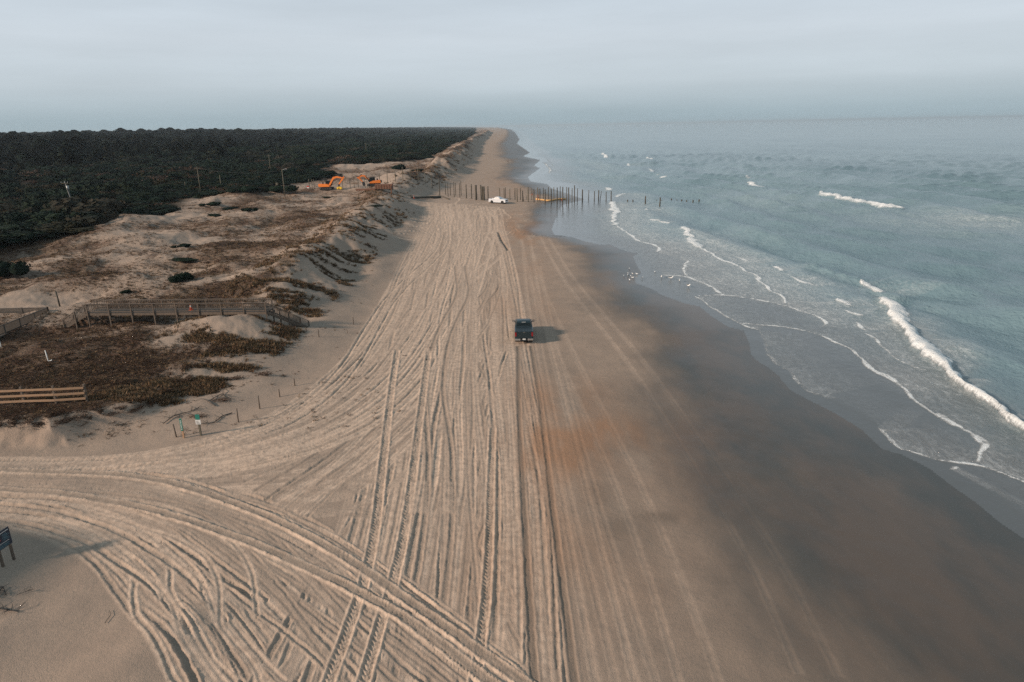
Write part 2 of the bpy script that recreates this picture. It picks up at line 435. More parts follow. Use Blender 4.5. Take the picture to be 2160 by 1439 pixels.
# ---- sand
N = NB('sand')
cov, wet, trk, dmp, red, flo = (N.attr(a) for a in ('cover', 'wet', 'churn', 'damp_shade', 'garnet', 'thicket'))
c = N.mix(N.rng(N.noise(.35, 5, .6), .35, .68), (.356, .266, .206), (.300, .226, .178))
c = N.mix(N.rng(N.noise(9, 4, .7), .4, .75), c, (.262, .208, .163))
c = N.mix(N.math('MULTIPLY', trk, N.rng(N.noise(2.2, 4), .3, .65, .35, 1.)), c, (.56, .420, .322))
c = N.mix(N.math('MULTIPLY', dmp, .75), c, (.175, .140, .112))
c = N.mix(red, c, (.310, .180, .112))
wn = N.noise(.28, 5, .6, ((1, .3, 1), 0))
wm = N.rng(N.math('ADD', wet, N.math('MULTIPLY', N.math('SUBTRACT', wn, .5), .55)), .06, .92)
wc = N.mix(N.rng(N.noise(.16, 5, .62, ((1, .5, 1), .3)), .36, .66), (.088, .064, .047), (.045, .044, .038))
c = N.mix(wm, c, wc)
c = N.mix(N.math('MULTIPLY', red, N.math('MULTIPLY', wm, .6)), c, (.20, .115, .070))
sp = N.noise(1.3, 8, .78, ((1, 1.9, 1), .4))
spk = N.noise(6.5, 4, .7, ((1, 2.0, 1), .4))
vm = N.rng(N.math('ADD', N.math('ADD', N.math('MULTIPLY', cov, .62), N.math('MULTIPLY', sp, .8)), N.math('MULTIPLY', spk, .45)), .88, 1.10)
vc = N.mix(N.rng(N.noise(.25, 5, .65), .4, .62), (.115, .060, .037), (.255, .170, .114))
vc = N.mix(N.rng(cov, .72, 1.0, 0., .6), vc, (.058, .034, .024))
vc = N.mix(N.rng(N.noise(4.0, 4, .7), .42, .68), vc, (.040, .034, .026))
c = N.mix(N.math('MULTIPLY', vm, .92), c, vc)
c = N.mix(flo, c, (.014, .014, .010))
N.l(c, N.b.inputs['Base Color'])
film = N.attr('film')
ro = N.mixf(wm, .95, .42)
ro = N.mixf(film, ro, .10)
N.l(ro, N.b.inputs['Roughness'])
N.l(N.mixf(wm, .15, .5), N.b.inputs['Specular IOR Level'])
bd = N.mixf(wm, 1., .04)
h1 = N.math('MULTIPLY', N.noise(3.0, 5, .6), bd)
h2 = N.math('MULTIPLY', N.noise(22, 4, .6), bd)
nb = N.bump(h1, .035)
nb = N.bump(h2, .03, nb)
vb = N.math('MULTIPLY', N.math('MULTIPLY', N.noise(3.5, 6, .75), cov), 1.)
nb = N.bump(vb, .55, nb)
N.l(nb, N.b.inputs['Normal'])
M_SAND = N.m

# ---- sea
N = NB('sea_water')
foam, thin, lace, off_ = (N.attr(a) for a in ('foam', 'thin', 'lace', 'offshore'))
deep = N.mix(N.rng(N.noise(.02, 4, .5, ((1, .4, 1), .3)), .3, .7), (.120, .190, .218), (.165, .242, .270))
c = N.mix(thin, deep, (.102, .106, .108))
fn = N.noise(2.4, 8, .78, ((1, .6, 1), .2), .5)
fn2 = N.noise(.55, 5, .62, ((1, .5, 1), .1), .9)
lc = N.math('MULTIPLY', N.rng(N.math('ABSOLUTE', N.math('SUBTRACT', fn2, .5)), .0, .10, 1., 0.), N.rng(fn, .36, .60))
lc2 = N.rng(N.math('ABSOLUTE', N.math('SUBTRACT', fn, .5)), 0, .07, 1., 0.)
lm = N.math('ADD', N.math('MULTIPLY', lace, N.math('MAXIMUM', lc, N.math('MULTIPLY', lc2, .6))), N.math('MULTIPLY', N.math('MULTIPLY', lace, lace), .30))
fm = N.rng(N.math('ADD', foam, N.math('MULTIPLY', N.math('SUBTRACT', fn, .5), 1.45)), .27, .80)
fa = N.math('MAXIMUM', fm, N.math('MULTIPLY', lm, .55))
c = N.mix(fa, c, (.70, .72, .72))
N.l(c, N.b.inputs['Base Color'])
N.l(N.mixf(fa, N.mixf(thin, .20, .06), .9), N.b.inputs['Roughness'])
N.b.inputs['IOR'].default_value = 1.33
w1 = N.noise(.42, 6, .62, ((1, .62, 1), -.25))
w2 = N.noise(2.4, 4, .6, ((1, .9, 1), -.1))
am = N.math('MULTIPLY', N.mixf(thin, 1., .04), N.attr('chop'))
nb = N.bump(N.math('MULTIPLY', w1, am), .72)
nb = N.bump(N.math('MULTIPLY', w2, am), .15, nb)
nb = N.bump(N.math('MULTIPLY', fa, fn), .18, nb)
N.l(nb, N.b.inputs['Normal'])
M_SEA = N.m

# ---- foliage: colour varies from plant to plant
def foliage(name, cols, rough=.85, DARK=(.007, .012, .009)):
    N = NB(name)
    oi = N.t.nodes.new('ShaderNodeObjectInfo')
    rp = N.t.nodes.new('ShaderNodeValToRGB'); rp.color_ramp.interpolation = 'LINEAR'
    while len(rp.color_ramp.elements) < len(cols): rp.color_ramp.elements.new(.5)
    for i, (e, c_) in enumerate(zip(rp.color_ramp.elements, cols)):
        e.position = c_[0]; e.color = (*c_[1], 1)
    N.l(oi.outputs['Random'], rp.inputs[0])
    v = N.noise(1.3, 4, .7)
    c_ = N.mix(N.rng(v, .35, .7), rp.outputs[0], DARK)
    N.l(c_, N.b.inputs['Base Color'])
    N.b.inputs['Roughness'].default_value = rough
    N.b.inputs['Specular IOR Level'].default_value = .08
    return N.m
M_LEAF = foliage('thicket_leaves', [(0, (.008, .018, .012)), (.45, (.013, .026, .016)), (.76, (.018, .026, .013)), (.90, (.034, .025, .013)), (.98, (.048, .042, .033))])
M_PINE = foliage('pine_needles', [(0, (0.0072, 0.0151, 0.0101)), (.6, (0.0108, 0.0202, 0.0115)), (.9, (.026, .030, .014)), (1, (.034, .028, .014))])
M_GRASS = foliage('dune_grass', [(0, (.21, .128, .072)), (.3, (.24, .165, .098)), (.6, (.165, .086, .048)), (.8, (.105, .085, .050)), (1, (.13, .062, .036))], .9, (.05, .04, .026))
M_TWIG = foliage('dry_twigs', [(0, (.065, .040, .028)), (.5, (.100, .056, .038)), (1, (.13, .088, .066))], .9, (.02, .017, .014))
M_BARK = mat('bark', (.09, .07, .055), .95)

# ------------------------------------------------------------------ mesh builders
COL = sc.collection
def link_mesh(name, me, parent=None, loc=None, rz=0.):
    o = bpy.data.objects.new(name, me); COL.objects.link(o)
    if loc is not None: o.location = loc
    o.rotation_euler = (0, 0, rz)
    if parent: o.parent = parent
    return o
def tag(o, label=None, cat=None, group=None, kind=None):
    if label: o['label'] = label
    if cat: o['category'] = cat
    if group: o['group'] = group
    if kind: o['kind'] = kind
    return o
def thing(name, label, cat, loc, rz=0., group=None, s=1.):
    o = bpy.data.objects.new(name, None); COL.objects.link(o)
    o.empty_display_size = .2
    o.location = loc; o.rotation_euler = (0, 0, rz); o.scale = (s, s, s)
    return tag(o, label, cat, group)
class MB:
    def __init__(s): s.v = []; s.f = []; s.sm = []
    def add(s, v, f, smooth=False):
        k = len(s.v); s.v += [tuple(p) for p in v]; s.f += [tuple(i + k for i in q) for q in f]; s.sm += [smooth] * len(f); return s
    def box(s, x0, x1, y0, y1, z0, z1, M=None):
        v = [Vector((x, y, z)) for z in (z0, z1) for x, y in ((x0, y0), (x1, y0), (x1, y1), (x0, y1))]
        if M: v = [M @ p for p in v]
        return s.add(v, [(3, 2, 1, 0), (4, 5, 6, 7), (0, 1, 5, 4), (1, 2, 6, 5), (2, 3, 7, 6), (3, 0, 4, 7)])
    def bar(s, a, b, w, h, up=(0, 0, 1)):
        """rectangular bar from a to b, w wide sideways, h high"""
        a = Vector(a); b = Vector(b); d_ = (b - a).normalized(); u = Vector(up)
        if abs(d_.dot(u)) > .98: u = Vector((0, 1, 0))
        sd = d_.cross(u).normalized(); u = sd.cross(d_).normalized()
        v = [p + sd * (i * w / 2) + u * (j * h / 2) for p in (a, b) for i, j in ((-1, -1), (1, -1), (1, 1), (-1, 1))]
        return s.add(v, [(0, 1, 2, 3), (7, 6, 5, 4), (0, 4, 5, 1), (1, 5, 6, 2), (2, 6, 7, 3), (3, 7, 4, 0)])
    def tube(s, pts, rad, n=8, caps=True):
        pts = [Vector(p) for p in pts]
        if isinstance(rad, (int, float)): rad = [rad] * len(pts)
        V = []; u = None
        for i, p in enumerate(pts):
            d_ = (pts[min(i + 1, len(pts) - 1)] - pts[max(i - 1, 0)]).normalized()
            if u is None:
                u = Vector((0, 0, 1)) if abs(d_.z) < .9 else Vector((1, 0, 0))
            sd = d_.cross(u).normalized(); u = sd.cross(d_).normalized()
            for k in range(n):
                a = 2 * math.pi * k / n
                V.append(p + (sd * math.cos(a) + u * math.sin(a)) * rad[i])
        F = [(i * n + k, i * n + (k + 1) % n, (i + 1) * n + (k + 1) % n, (i + 1) * n + k) for i in range(len(pts) - 1) for k in range(n)]
        if caps: F += [tuple(range(n))[::-1], tuple(range((len(pts) - 1) * n, len(pts) * n))]
        return s.add(V, F, True)
    def prism(s, prof, x0, x1, axis='x'):
        """profile polygon (a, b) swept between x0 and x1: axis x -> (x, a, b); axis y -> (a, y, b)"""
        n = len(prof)
        if axis == 'x': V = [(x, a, b) for x in (x0, x1) for a, b in prof]
        else: V = [(a, x, b) for x in (x0, x1) for a, b in prof]
        F = [tuple(range(n))[::-1], tuple(range(n, 2 * n))] + [(i, (i + 1) % n, n + (i + 1) % n, n + i) for i in range(n)]
        return s.add(V, F)
    def ell(s, c, r, nu=10, nv=7, M=None):
        V = [Vector((0, 0, -1))]
        for j in range(1, nv):
            a = -math.pi / 2 + math.pi * j / nv
            for i in range(nu):
                b = 2 * math.pi * i / nu
                V.append(Vector((math.cos(a) * math.cos(b), math.cos(a) * math.sin(b), math.sin(a))))
        V.append(Vector((0, 0, 1)))
        F = [(0, 1 + (i + 1) % nu, 1 + i) for i in range(nu)]
        for j in range(nv - 2):
            for i in range(nu):
                a0 = 1 + j * nu + i; a1 = 1 + j * nu + (i + 1) % nu
                F.append((a0, a1, a1 + nu, a0 + nu))
        k = 1 + (nv - 2) * nu
        F += [(k + i, k + (i + 1) % nu, len(V) - 1) for i in range(nu)]
        V = [Vector((p.x * r[0], p.y * r[1], p.z * r[2])) for p in V]
        if M: V = [M @ p for p in V]
        return s.add([p + Vector(c) for p in V], F, True)
    def mesh(s, name, material, bevel=0., seg=2):
        me = bpy.data.meshes.new(name); me.from_pydata(s.v, [], s.f)
        me.polygons.foreach_set('use_smooth', s.sm)
        bm = bmesh.new(); bm.from_mesh(me)
        bmesh.ops.recalc_face_normals(bm, faces=bm.faces)
        if bevel:
            ed = [e for e in bm.edges if len(e.link_faces) == 2 and e.calc_face_angle(0) > .5]
            bmesh.ops.bevel(bm, geom=ed, offset=bevel, segments=seg, affect='EDGES', clamp_overlap=True)
            for f in bm.faces: f.smooth = True
        bm.to_mesh(me); bm.free()
        if bevel: me.set_sharp_from_angle(angle=.7) if hasattr(me, 'set_sharp_from_angle') else None
        me.materials.append(material)
        return me
    def build(s, name, material, parent=None, loc=None, rz=0., bevel=0., seg=2):
        return link_mesh(name, s.mesh(name, material, bevel, seg), parent, loc, rz)
def grid_mesh(name, X, Y, Z, keep, attrs, material, extra=None):
    """X, Y, Z: (rows, cols). keep: (rows-1, cols-1) faces"""
    nr, nc = X.shape
    idx = np.arange(nr * nc).reshape(nr, nc)
    q = np.stack([idx[:-1, :-1], idx[:-1, 1:], idx[1:, 1:], idx[1:, :-1]], -1)[keep]
    used = np.zeros(nr * nc, bool); used[q.ravel()] = True
    remap = np.cumsum(used) - 1
    q = remap[q]
    co = np.stack([X.ravel()[used], Y.ravel()[used], Z.ravel()[used]], 1).astype(np.float32)
    me = bpy.data.meshes.new(name)
    me.vertices.add(len(co)); me.vertices.foreach_set('co', co.ravel())
    me.loops.add(q.size); me.loops.foreach_set('vertex_index', q.ravel().astype(np.int32))
    me.polygons.add(len(q)); me.polygons.foreach_set('loop_start', (np.arange(len(q)) * 4).astype(np.int32))
    me.update(calc_edges=True)
    me.polygons.foreach_set('use_smooth', np.ones(len(q), bool))
    for k, a in attrs.items():
        at = me.attributes.new(k, 'FLOAT', 'POINT'); at.data.foreach_set('value', a.ravel()[used].astype(np.float32))
    me.materials.append(material)
    o = bpy.data.objects.new(name, me); COL.objects.link(o)
    return o

# ------------------------------------------------------------------ plant cover on the dunes
BARE = [(-29.3, 71.8, 4.5, 2.0, .25), (-33, 67, 3.2, 1.2, .5), (-26, 107, 5.5, 9, 0), (-27.5, 57, 4, 5, 0), (-24, 66, 4, 9, 0), (-72, 132, 4, 5, .3), (-79, 160, 4, 10, 0),
        (-62, 83, 6, 2.5, .2), (-42, 258, 10, 16, 0), (-50, 238, 17, 8, 0), (-85, 105, 14, 4, .2), (-29, 160, 4, 9, 0), (-27, 90, 2.5, 10, 0), (-28.5, 125, 2.5, 12, 0), (-29, 205, 4, 14, 0), (-60, 128, 6, 4, 0), (-30, 181, 3, 6, 0), (-38, 92, 4, 2.5, .3),
        (-52, 96, 6, 1.6, .2), (-80, 390, 14, 25, 0)]
def cover(x, y):
    t = toet(x, y)
    c_ = ss(np.where(y < 64, 1.4, 4.0), np.where(y < 64, 4, 11.5), t) * (.60 + .75 * fbm(x, y, 12, 28, 5, .6)) + .25 * ss(0, 3, t) * fbm(x, y, 3, 30, 3)
    for b in BARE: c_ = c_ - 1.0 * gauss(x, y, (b[0], b[1], b[2], b[3], b[4], 0))
    c_ = c_ + .5 * gauss(x, y, (-40, 59, 16, 11, 0, 0)) + (.22 + 1.3 * fbm(x, y * .4, 7, 27, 3)) * ss(235, 260, y) * ss(1, 5, t) * ss(26, 18, t)
    return np.clip(c_, 0, 1)

# ------------------------------------------------------------------ the land as one sheet
def angles(lo, hi, step, right=True):
    a = np.arange(lo, hi, step)
    left = np.linspace(-math.pi, lo - .02, 26); rt = np.linspace(hi + .02, math.pi, 26)
    return np.concatenate([left, a, rt])
near_d = np.array([.5, 4, 8, 12, 15, 17, 18.5])
dep = np.concatenate([np.arange(R(50), R(12), -.00125), np.arange(R(12), R(1.0), -.00062)])
far_d = np.geomspace(CAMZ / math.tan(R(1.0)) * 1.01, 60000, 60)
D = np.concatenate([near_d, CAMZ / np.tan(dep), far_d])
A = angles(R(-43), R(41), .00142)
AA, DD = np.meshgrid(A, D)
X = DD * np.sin(AA); Y = DD * np.cos(AA)
Z = land(X, Y)
s_ = xsh(Y) - X
s2_ = xshs(Y) - X
keep = (s_ > -10)
keep = keep[:-1, :-1] | keep[1:, 1:] | keep[1:, :-1] | keep[:-1, 1:]
toe_t = toet(X, Y)
cv = cover(X, Y)
ww = np.interp(Y, [0, 24, 40, 60, 80, 110, 160, 220, 330, 700], [27, 26, 24, 18.5, 15.5, 13.5, 10, 12, 20, 34])
wet_ = (1 - ss(.30, 1.25, (s_ * .6 + s2_ * .4 + 3.5 * fbm(X, Y * .8, 14, 20, 4) + 1.2 * fbm(X, Y * .5, 3, 23, 3)) / ww))
wet_ = np.clip(wet_ + .35 * fbm(X * 1.0, Y * .35, 7, 21, 3) * ss(30, 5, s2_) * (wet_ > .01), 0, 1)
film_ = np.maximum((1 - ss(.0, 2.2, s_ + .8 * fbm(X, Y, 3, 24, 2))) * .9, .5 * (1 - ss(1, 11, s_ + 2 * fbm(X, Y, 8, 24, 2))) * ss(700, 300, Y))
g_ = np.zeros_like(X)
for (px, py, rx, ry, am) in [(1195, 885, 4.2, 9, 1.0), (1320, 915, 7.5, 3.0, .8), (1150, 960, 3, 6, .45), (1420, 960, 4, 3, .3), (1250, 1160, 4, 6, .35), (1105, 478, 4.3, 26, 1.1), (1120, 560, 3, 14, .3), (1075, 385, 9, 60, .35), (1060, 640, 2.4, 10, .4), (1080, 1180, 3, 6, .25),
                             (1150, 650, 3, 9, .25), (1600, 1050, 5, 5, .25), (1800, 1300, 5, 4, .22), (1480, 700, 3, 5, .2), (1055, 300, 9, 300, .25)]:
    gx, gy = gp(px, py, .5)
    g_ += am * np.exp(-((X - gx) / rx) ** 2 - ((Y - gy) / ry) ** 2)
g_ = np.clip(.82 * g_ * (.75 + 1.3 * fbm(X, Y * .3, 2.2, 31, 4)), 0, .9) * (toe_t < 0)
tk = samp(TT, X, Y) * (toe_t < 1); td = samp(TD, X, Y) * (toe_t < 1)
td = np.clip(td + .55 * ss(31, 25, s2_ + 2.5 * fbm(X, Y * .4, 9, 19, 3)) * (.6 + .6 * fbm(X, Y * .5, 5, 16, 4)) * ss(120, 60, Y) * (1 - .6 * np.clip(tk, 0, 1)), 0, 1)
for (px, py, rx, ry, am) in [(1500, 985, 1.3, 1.7, .8), (1412, 1086, 1.7, .7, .7), (1256, 1040, .7, 2.2, .5), (1590, 805, 2.2, 2.0, .5), (1478, 765, 2.4, 1.6, .5), (1385, 745, 3, 1.6, .4), (1262, 655, 3.5, 3, .35),
                             (1540, 1290, .5, 1.4, .6), (1530, 1230, .6, .8, .5), (1190, 960, .8, 1.8, .4), (1305, 1120, 1.6, 1.6, .35), (1245, 1290, .5, 2.5, .35)]:
    gx, gy = gp(px, py, .4)
    td = td + am * np.exp(-((X - gx) / rx) ** 2 - ((Y - gy) / ry) ** 2) * (.8 + 1.2 * fbm(X, Y, 1.5, 14, 3))
td = np.clip(td, 0, 1)
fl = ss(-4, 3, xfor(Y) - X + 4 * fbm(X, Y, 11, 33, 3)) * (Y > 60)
beach = grid_mesh('beach', X, Y, Z, keep, dict(cover=cv, wet=wet_, churn=tk, damp_shade=td, garnet=g_, thicket=fl, film=film_), M_SAND)
tag(beach, 'pale sandy beach crossed by wheel tracks, rising into dunes on its left side', kind='structure')

# ------------------------------------------------------------------ the sea
FP = {}
def z4(l): return [(1440 + a / 2.997, 360 + b / 2.997) for a, b in l]
def z5(l): return [(1440 + a / 2.997, 760 + b / 2.997) for a, b in l]
def z6(l): return [(1100 + a / 3.597, 420 + b / 3.597) for a, b in l]
def z8(l): return [(1000 + a / 4.32, 250 + b / 4.32) for a, b in l]
# polyline in survey pixels, width in metres, strength, height of the foam in metres
FOAM = [
 (z4([(0,370),(40,400),(60,440),(110,490)]), 1.9, 1.0, .22), (z4([(110,490),(190,525),(230,560),(290,580),(370,605),(400,635),(470,660),(500,710),(560,760),(620,790),(665,840)]), .55, .9, .08),
 (z4([(340,540),(400,565),(470,580),(510,590)]), .45, .8, .05), (z4([(580,610),(600,625),(640,638)]), 1.0, .9, .1), (z4([(690,675),(740,700),(800,720),(870,740)]), .6, .9, .1),
 (z4([(30,570),(10,630),(20,665),(100,700),(200,740),(250,785),(270,790)]), .35, .75, .03),
 (z4([(75,800),(130,790),(270,785),(400,800),(520,825),(650,855),(780,895),(880,935),(910,965),(880,985)]), .32, .85, .03),
 (z4([(80,800),(130,820),(160,850),(230,890),(290,930),(370,970),(430,995),(490,1005)]), .28, .8, .02),
 (z4([(370,965),(500,975),(640,985),(780,1015),(870,1040),(950,1075),(1060,1125),(1130,1185),(1170,1230),(1220,1275),(1300,1305),(1370,1360),(1420,1390)]), .36, .85, .03),
 (z5([(1140,0),(1170,40),(1220,70),(1300,95),(1370,150),(1430,200),(1460,250),(1530,300),(1620,355),(1700,390),(1770,440),(1830,460),(1860,490),(1880,520),(1930,540),(1880,570),(1870,610),(1850,650)]), .34, .85, .03),
 (z5([(1620,630),(1720,645),(1850,652),(2000,700),(2158,765),(2400,850)]), .26, .9, .02),
 (z5([(1620,335),(1680,385),(1760,430)]), .7, .7, .03), (z5([(1850,470),(1900,505),(1945,540)]), .6, .6, .03), (z5([(1860,600),(1920,640),(1970,660)]), .5, .6, .03),
 (z4([(1090,955),(1130,985),(1160,1010),(1200,1010)]), .5, .85, .06), (z4([(1140,1025),(1200,1050),(1250,1090),(1290,1140),(1330,1175),(1400,1215),(1480,1250),(1550,1268)]), .4, .8, .05),
 (z4([(980,815),(1010,830),(1040,860)]), 1.5, .95, .2), (z4([(1025,880),(1080,905),(1150,920)]), .7, .9, .12),
 (z4([(860,150),(930,165),(1040,190),(1150,205),(1250,225),(1330,240),(1400,248)]), 3.4, 1.0, .7),
 (z4([(400,55),(430,62)]), 3., .8, .3), (z4([(425,78),(460,95),(482,108)]), 3.4, .9, .4), (z4([(1125,712),(1180,725),(1210,750),(1270,778)]), 1.7, 1.0, .5),
 (z5([(780,190),(850,210),(920,240),(980,240)]), .35, .6, .01), (z5([(1250,430),(1330,500),(1390,565),(1410,560),(1520,600),(1620,630)]), .28, .75, .01),
 (z5([(1230,420),(1300,440),(1370,460)]), .6, .5, .01), (z5([(1700,690),(1760,680)]), .5, .6, .01),
 (z4([(490,1010),(520,1090),(540,1170),(600,1220),(680,1260),(710,1320),(780,1380),(840,1405),(900,1425)]), .45, .45, .01),
 (z6([(690,20),(700,60),(735,95),(700,110),(700,150),(720,200)]), 1.6, .95, .15), (z6([(720,200),(780,240),(850,290),(920,330),(1020,350),(1050,375),(1030,400)]), .5, .9, .04),
 (z6([(1030,400),(1150,435),(1230,455),(1275,475),(1255,500),(1250,540),(1240,580)]), .35, .6, .02), (z6([(1080,580),(1140,580),(1240,585),(1330,615),(1440,660),(1490,695),(1530,725)]), .33, .8, .02),
 (z6([(940,80),(980,85)]), 2.2, .9, .25), (z6([(945,118),(980,125)]), 1.5, .8, .15), (z6([(975,155),(1040,175),(1130,195)]), .9, .85, .12), (z6([(1225,230),(1270,250),(1300,258)]), .9, .9, .15),
 (z8([(830,215),(860,205)]), 8, .9, .4), (z8([(870,225),(960,228)]), 7, .8, .3), (z8([(1000,275),(1080,288)]), 4, .75, .2), (z8([(1100,293),(1190,303)]), 4, .8, .3), (z8([(1170,320),(1200,345),(1200,365)]), 3, .95, .4),
 (z8([(1120,262),(1165,266)]), 8, .9, .4), (z8([(1570,360),(1620,368)]), 5, .95, .4), (z8([(1405,410),(1415,430),(1430,435)]), 3, .75, .2), (z8([(1610,462),(1620,485),(1640,500)]), 2.6, .95, .4),
 (z8([(1665,520),(1690,525)]), 3.5, .7, .2), (z8([(1715,535),(1750,540)]), 3.2, .9, .3), (z8([(1205,635),(1240,645),(1220,660)]), 4, .9, .3), (z8([(1300,720),(1350,690),(1400,685)]), 2.2, .8, .2),
 (z8([(1255,760),(1270,800),(1270,830),(1320,864)]), 2.4, 1.0, .2), (z8([(640,350),(690,400),(720,440)]), 1.5, .45, .05), (z8([(1360,190),(1390,183)]), 6, .7, .3), (z8([(1050,170),(1100,172)]), 10, .6, .3),
 (z8([(560,300),(600,330),(640,345)]), 2.0, .7, .1), (z8([(500,235),(540,245),(560,262)]), 3.0, .6, .1), (z8([(620,400),(660,420),(700,470),(690,500)]), 1.6, .7, .1), (z8([(470,180),(500,190)]), 5, .6, .1), (z8([(640,205),(700,212)]), 5, .5, .1), (z8([(760,310),(800,330),(830,350)]), 2.0, .5, .1), (z8([(880,440),(930,450)]), 2.0, .5, .1), (z8([(1160,540),(1260,560)]), 1.6, .35, .1),
 (z8([(800,560),(900,590),(1000,610),(1100,630)]), 1.2, .5, .05), (z8([(760,480),(800,500),(850,540)]), 1.5, .4, .05)]
MAIN_L = z4([(1220,830),(1290,880),(1320,960),(1400,1020),(1430,1090),(1500,1160),(1600,1230),(1680,1320),(1750,1385)]) + z5([(1850,240),(1960,320),(2060,400),(2158,470),(2500,640),(2900,820)])
MAIN_R = z4([(1290,812),(1390,860),(1440,965),(1490,1035),(1600,1120),(1690,1210),(1760,1290)]) + z5([(1700,85),(1780,150),(1900,215),(2050,330),(2158,425),(2500,590),(2900,770)])
WX0, WY0, WC = 0.0, 20.0, .12
WNX, WNY = int(150 / WC), int(560 / WC)
WL = np.zeros((WNX, WNY), np.float32); FM = np.zeros((WNX, WNY), np.float32); FHt = np.zeros((WNX, WNY), np.float32)
def wsplat(P, width, strength, height):
    p, t = resample(chaikin(P, 2), .08)
    g = np.gradient(p, axis=0); g /= (np.hypot(*g.T)[:, None] + 1e-9); nrm = np.stack([g[:, 1], -g[:, 0]], 1)
    ends = np.clip(np.minimum(t, t[-1] - t) / max(width, .6), 0, 1)
    sd = rng.random() * 99
    wv = width * (.55 + .9 * vn(t / (1.4 + width) + sd, t * 0, 2)) * (.3 + .7 * ends)
    lat = (vn(t / 2.3 + sd, t * 0 + 7, 11) - .5) * min(width * 1.3, 1.0)
    W = width * 1.6 + .3
    o = np.arange(-W, W, .1)
    e = np.exp(-(np.abs(o[None, :]) / wv[:, None]) ** 2.4) * strength * (.75 + .5 * vn(t / 1.1 + sd, t * 0 + 4, 12))[:, None]
    P2 = p[:, None] + nrm[:, None] * (o[None, :, None] + lat[:, None, None])
    ix = ((P2[..., 0] - WX0) / WC).astype(int); iy = ((P2[..., 1] - WY0) / WC).astype(int)
    ok = (ix >= 0) & (ix < WNX) & (iy >= 0) & (iy < WNY)
    ix, iy = ix[ok], iy[ok]
    if width < 1.2 or height < .3:      # a broad thin sheet of froth trails every swash line on its seaward side
        sgn = np.sign(nrm[:, 0]); sgn[sgn == 0] = 1
        BW = 3.2 + 22 * width; o2 = np.arange(0, BW, .11)
        e2 = np.exp(-o2 / (BW * .33))[None, :] * strength * (.35 + .9 * vn(t / 3 + sd, t * 0 + 2, 13))[:, None] * np.clip(ends * 3, 0, 1)[:, None]
        P3 = p[:, None] + nrm[:, None] * sgn[:, None, None] * o2[None, :, None]
        jx = ((P3[..., 0] - WX0) / WC).astype(int); jy = ((P3[..., 1] - WY0) / WC).astype(int)
        ok2 = (jx >= 0) & (jx < WNX) & (jy >= 0) & (jy < WNY)
        np.maximum.at(WL, (jx[ok2], jy[ok2]), e2[ok2].astype(np.float32))
    np.maximum.at(FM, (ix, iy), e[ok].astype(np.float32)); np.maximum.at(FHt, (ix, iy), (e[ok] * height).astype(np.float32))
for l_, w_, st, h_ in FOAM:
    q_ = gpl(l_, 0.0); wsplat(q_, w_ / 2 * (.85 if w_ < 1 else 1) + (.0014 * q_[:, 1].mean() if w_ < 1 else 0), min(st * 1.05, 1), h_)
def wsamp(A_, x, y):
    u = (x - WX0) / WC; v = (y - WY0) / WC
    i = np.clip(u.astype(int), 0, WNX - 2); j = np.clip(v.astype(int), 0, WNY - 2)
    fu = np.clip(u - i, 0, 1); fv = np.clip(v - j, 0, 1)
    ok = (u >= 0) & (u < WNX - 1) & (v >= 0) & (v < WNY - 1)
    r = (A_[i, j] * (1 - fu) + A_[i + 1, j] * fu) * (1 - fv) + (A_[i, j + 1] * (1 - fu) + A_[i + 1, j + 1] * fu) * fv
    return np.where(ok, r, 0)
ml = gpl(MAIN_L, 0.1); mrr = gpl(MAIN_R, .5)
ml = ml[np.argsort(ml[:, 1])]; mrr = mrr[np.argsort(mrr[:, 1])]

dep = np.concatenate([np.arange(R(46), R(12), -.0013), np.arange(R(12), R(.9), -.0008)])
D = np.concatenate([[10, 14, 18, 21], CAMZ / np.tan(dep), np.geomspace(CAMZ / math.tan(R(.9)) * 1.01, 60000, 50)])
A = angles(R(-5), R(43), .0014)
AA, DD = np.meshgrid(A, D)
X = DD * np.sin(AA); Y = DD * np.cos(AA)
w = X - xsh(Y)                       # metres off the water's edge
w2 = X - xshs(Y)
keep = (w > -1.5)
keep = keep[:-1, :-1] & keep[1:, 1:] & keep[1:, :-1] & keep[:-1, 1:]
yl = np.interp(Y, ml[:, 1], ml[:, 0]); yr = np.interp(Y, mrr[:, 1], mrr[:, 0])
inr = (Y > 15) & (Y < ml[-1, 1] + 1)
nz = fbm(X, Y, 1.3, 3, 3)
u = (X - yl + .5 * nz) / np.maximum(yr - yl, .6)
fademain = ss(89, 85, Y) * inr
mainf = ss(-.25, .15, u) * (1 - ss(.85, 1.5, u)) * fademain
mainh = ss(-.2, .2, u) * np.exp(-np.maximum(u - .4, 0) ** 2 * 1.6) * .85 * fademain
# lace left behind the roller and the foam streaked water inside the surf
lace_ = .85 * ss(.8, 1.2, u) * (1 - ss(1.5, 5.0, u)) * ss(86, 74, Y) * inr
inner = ss(6, 14, w) * (1 - ss(22, 30, w2 + 6 * fbm(X, Y, 30, 9, 2)))
swash = ss(0, 1.5, w) * (1 - ss(3, 7, w)) * .3
lace_ = np.clip(lace_ + inner * (.50 + .5 * fbm(X, Y, 14, 14, 3)) * ss(420, 230, Y) * ss(.4, -.2, u * inr) + .22 * swash, 0, 1)
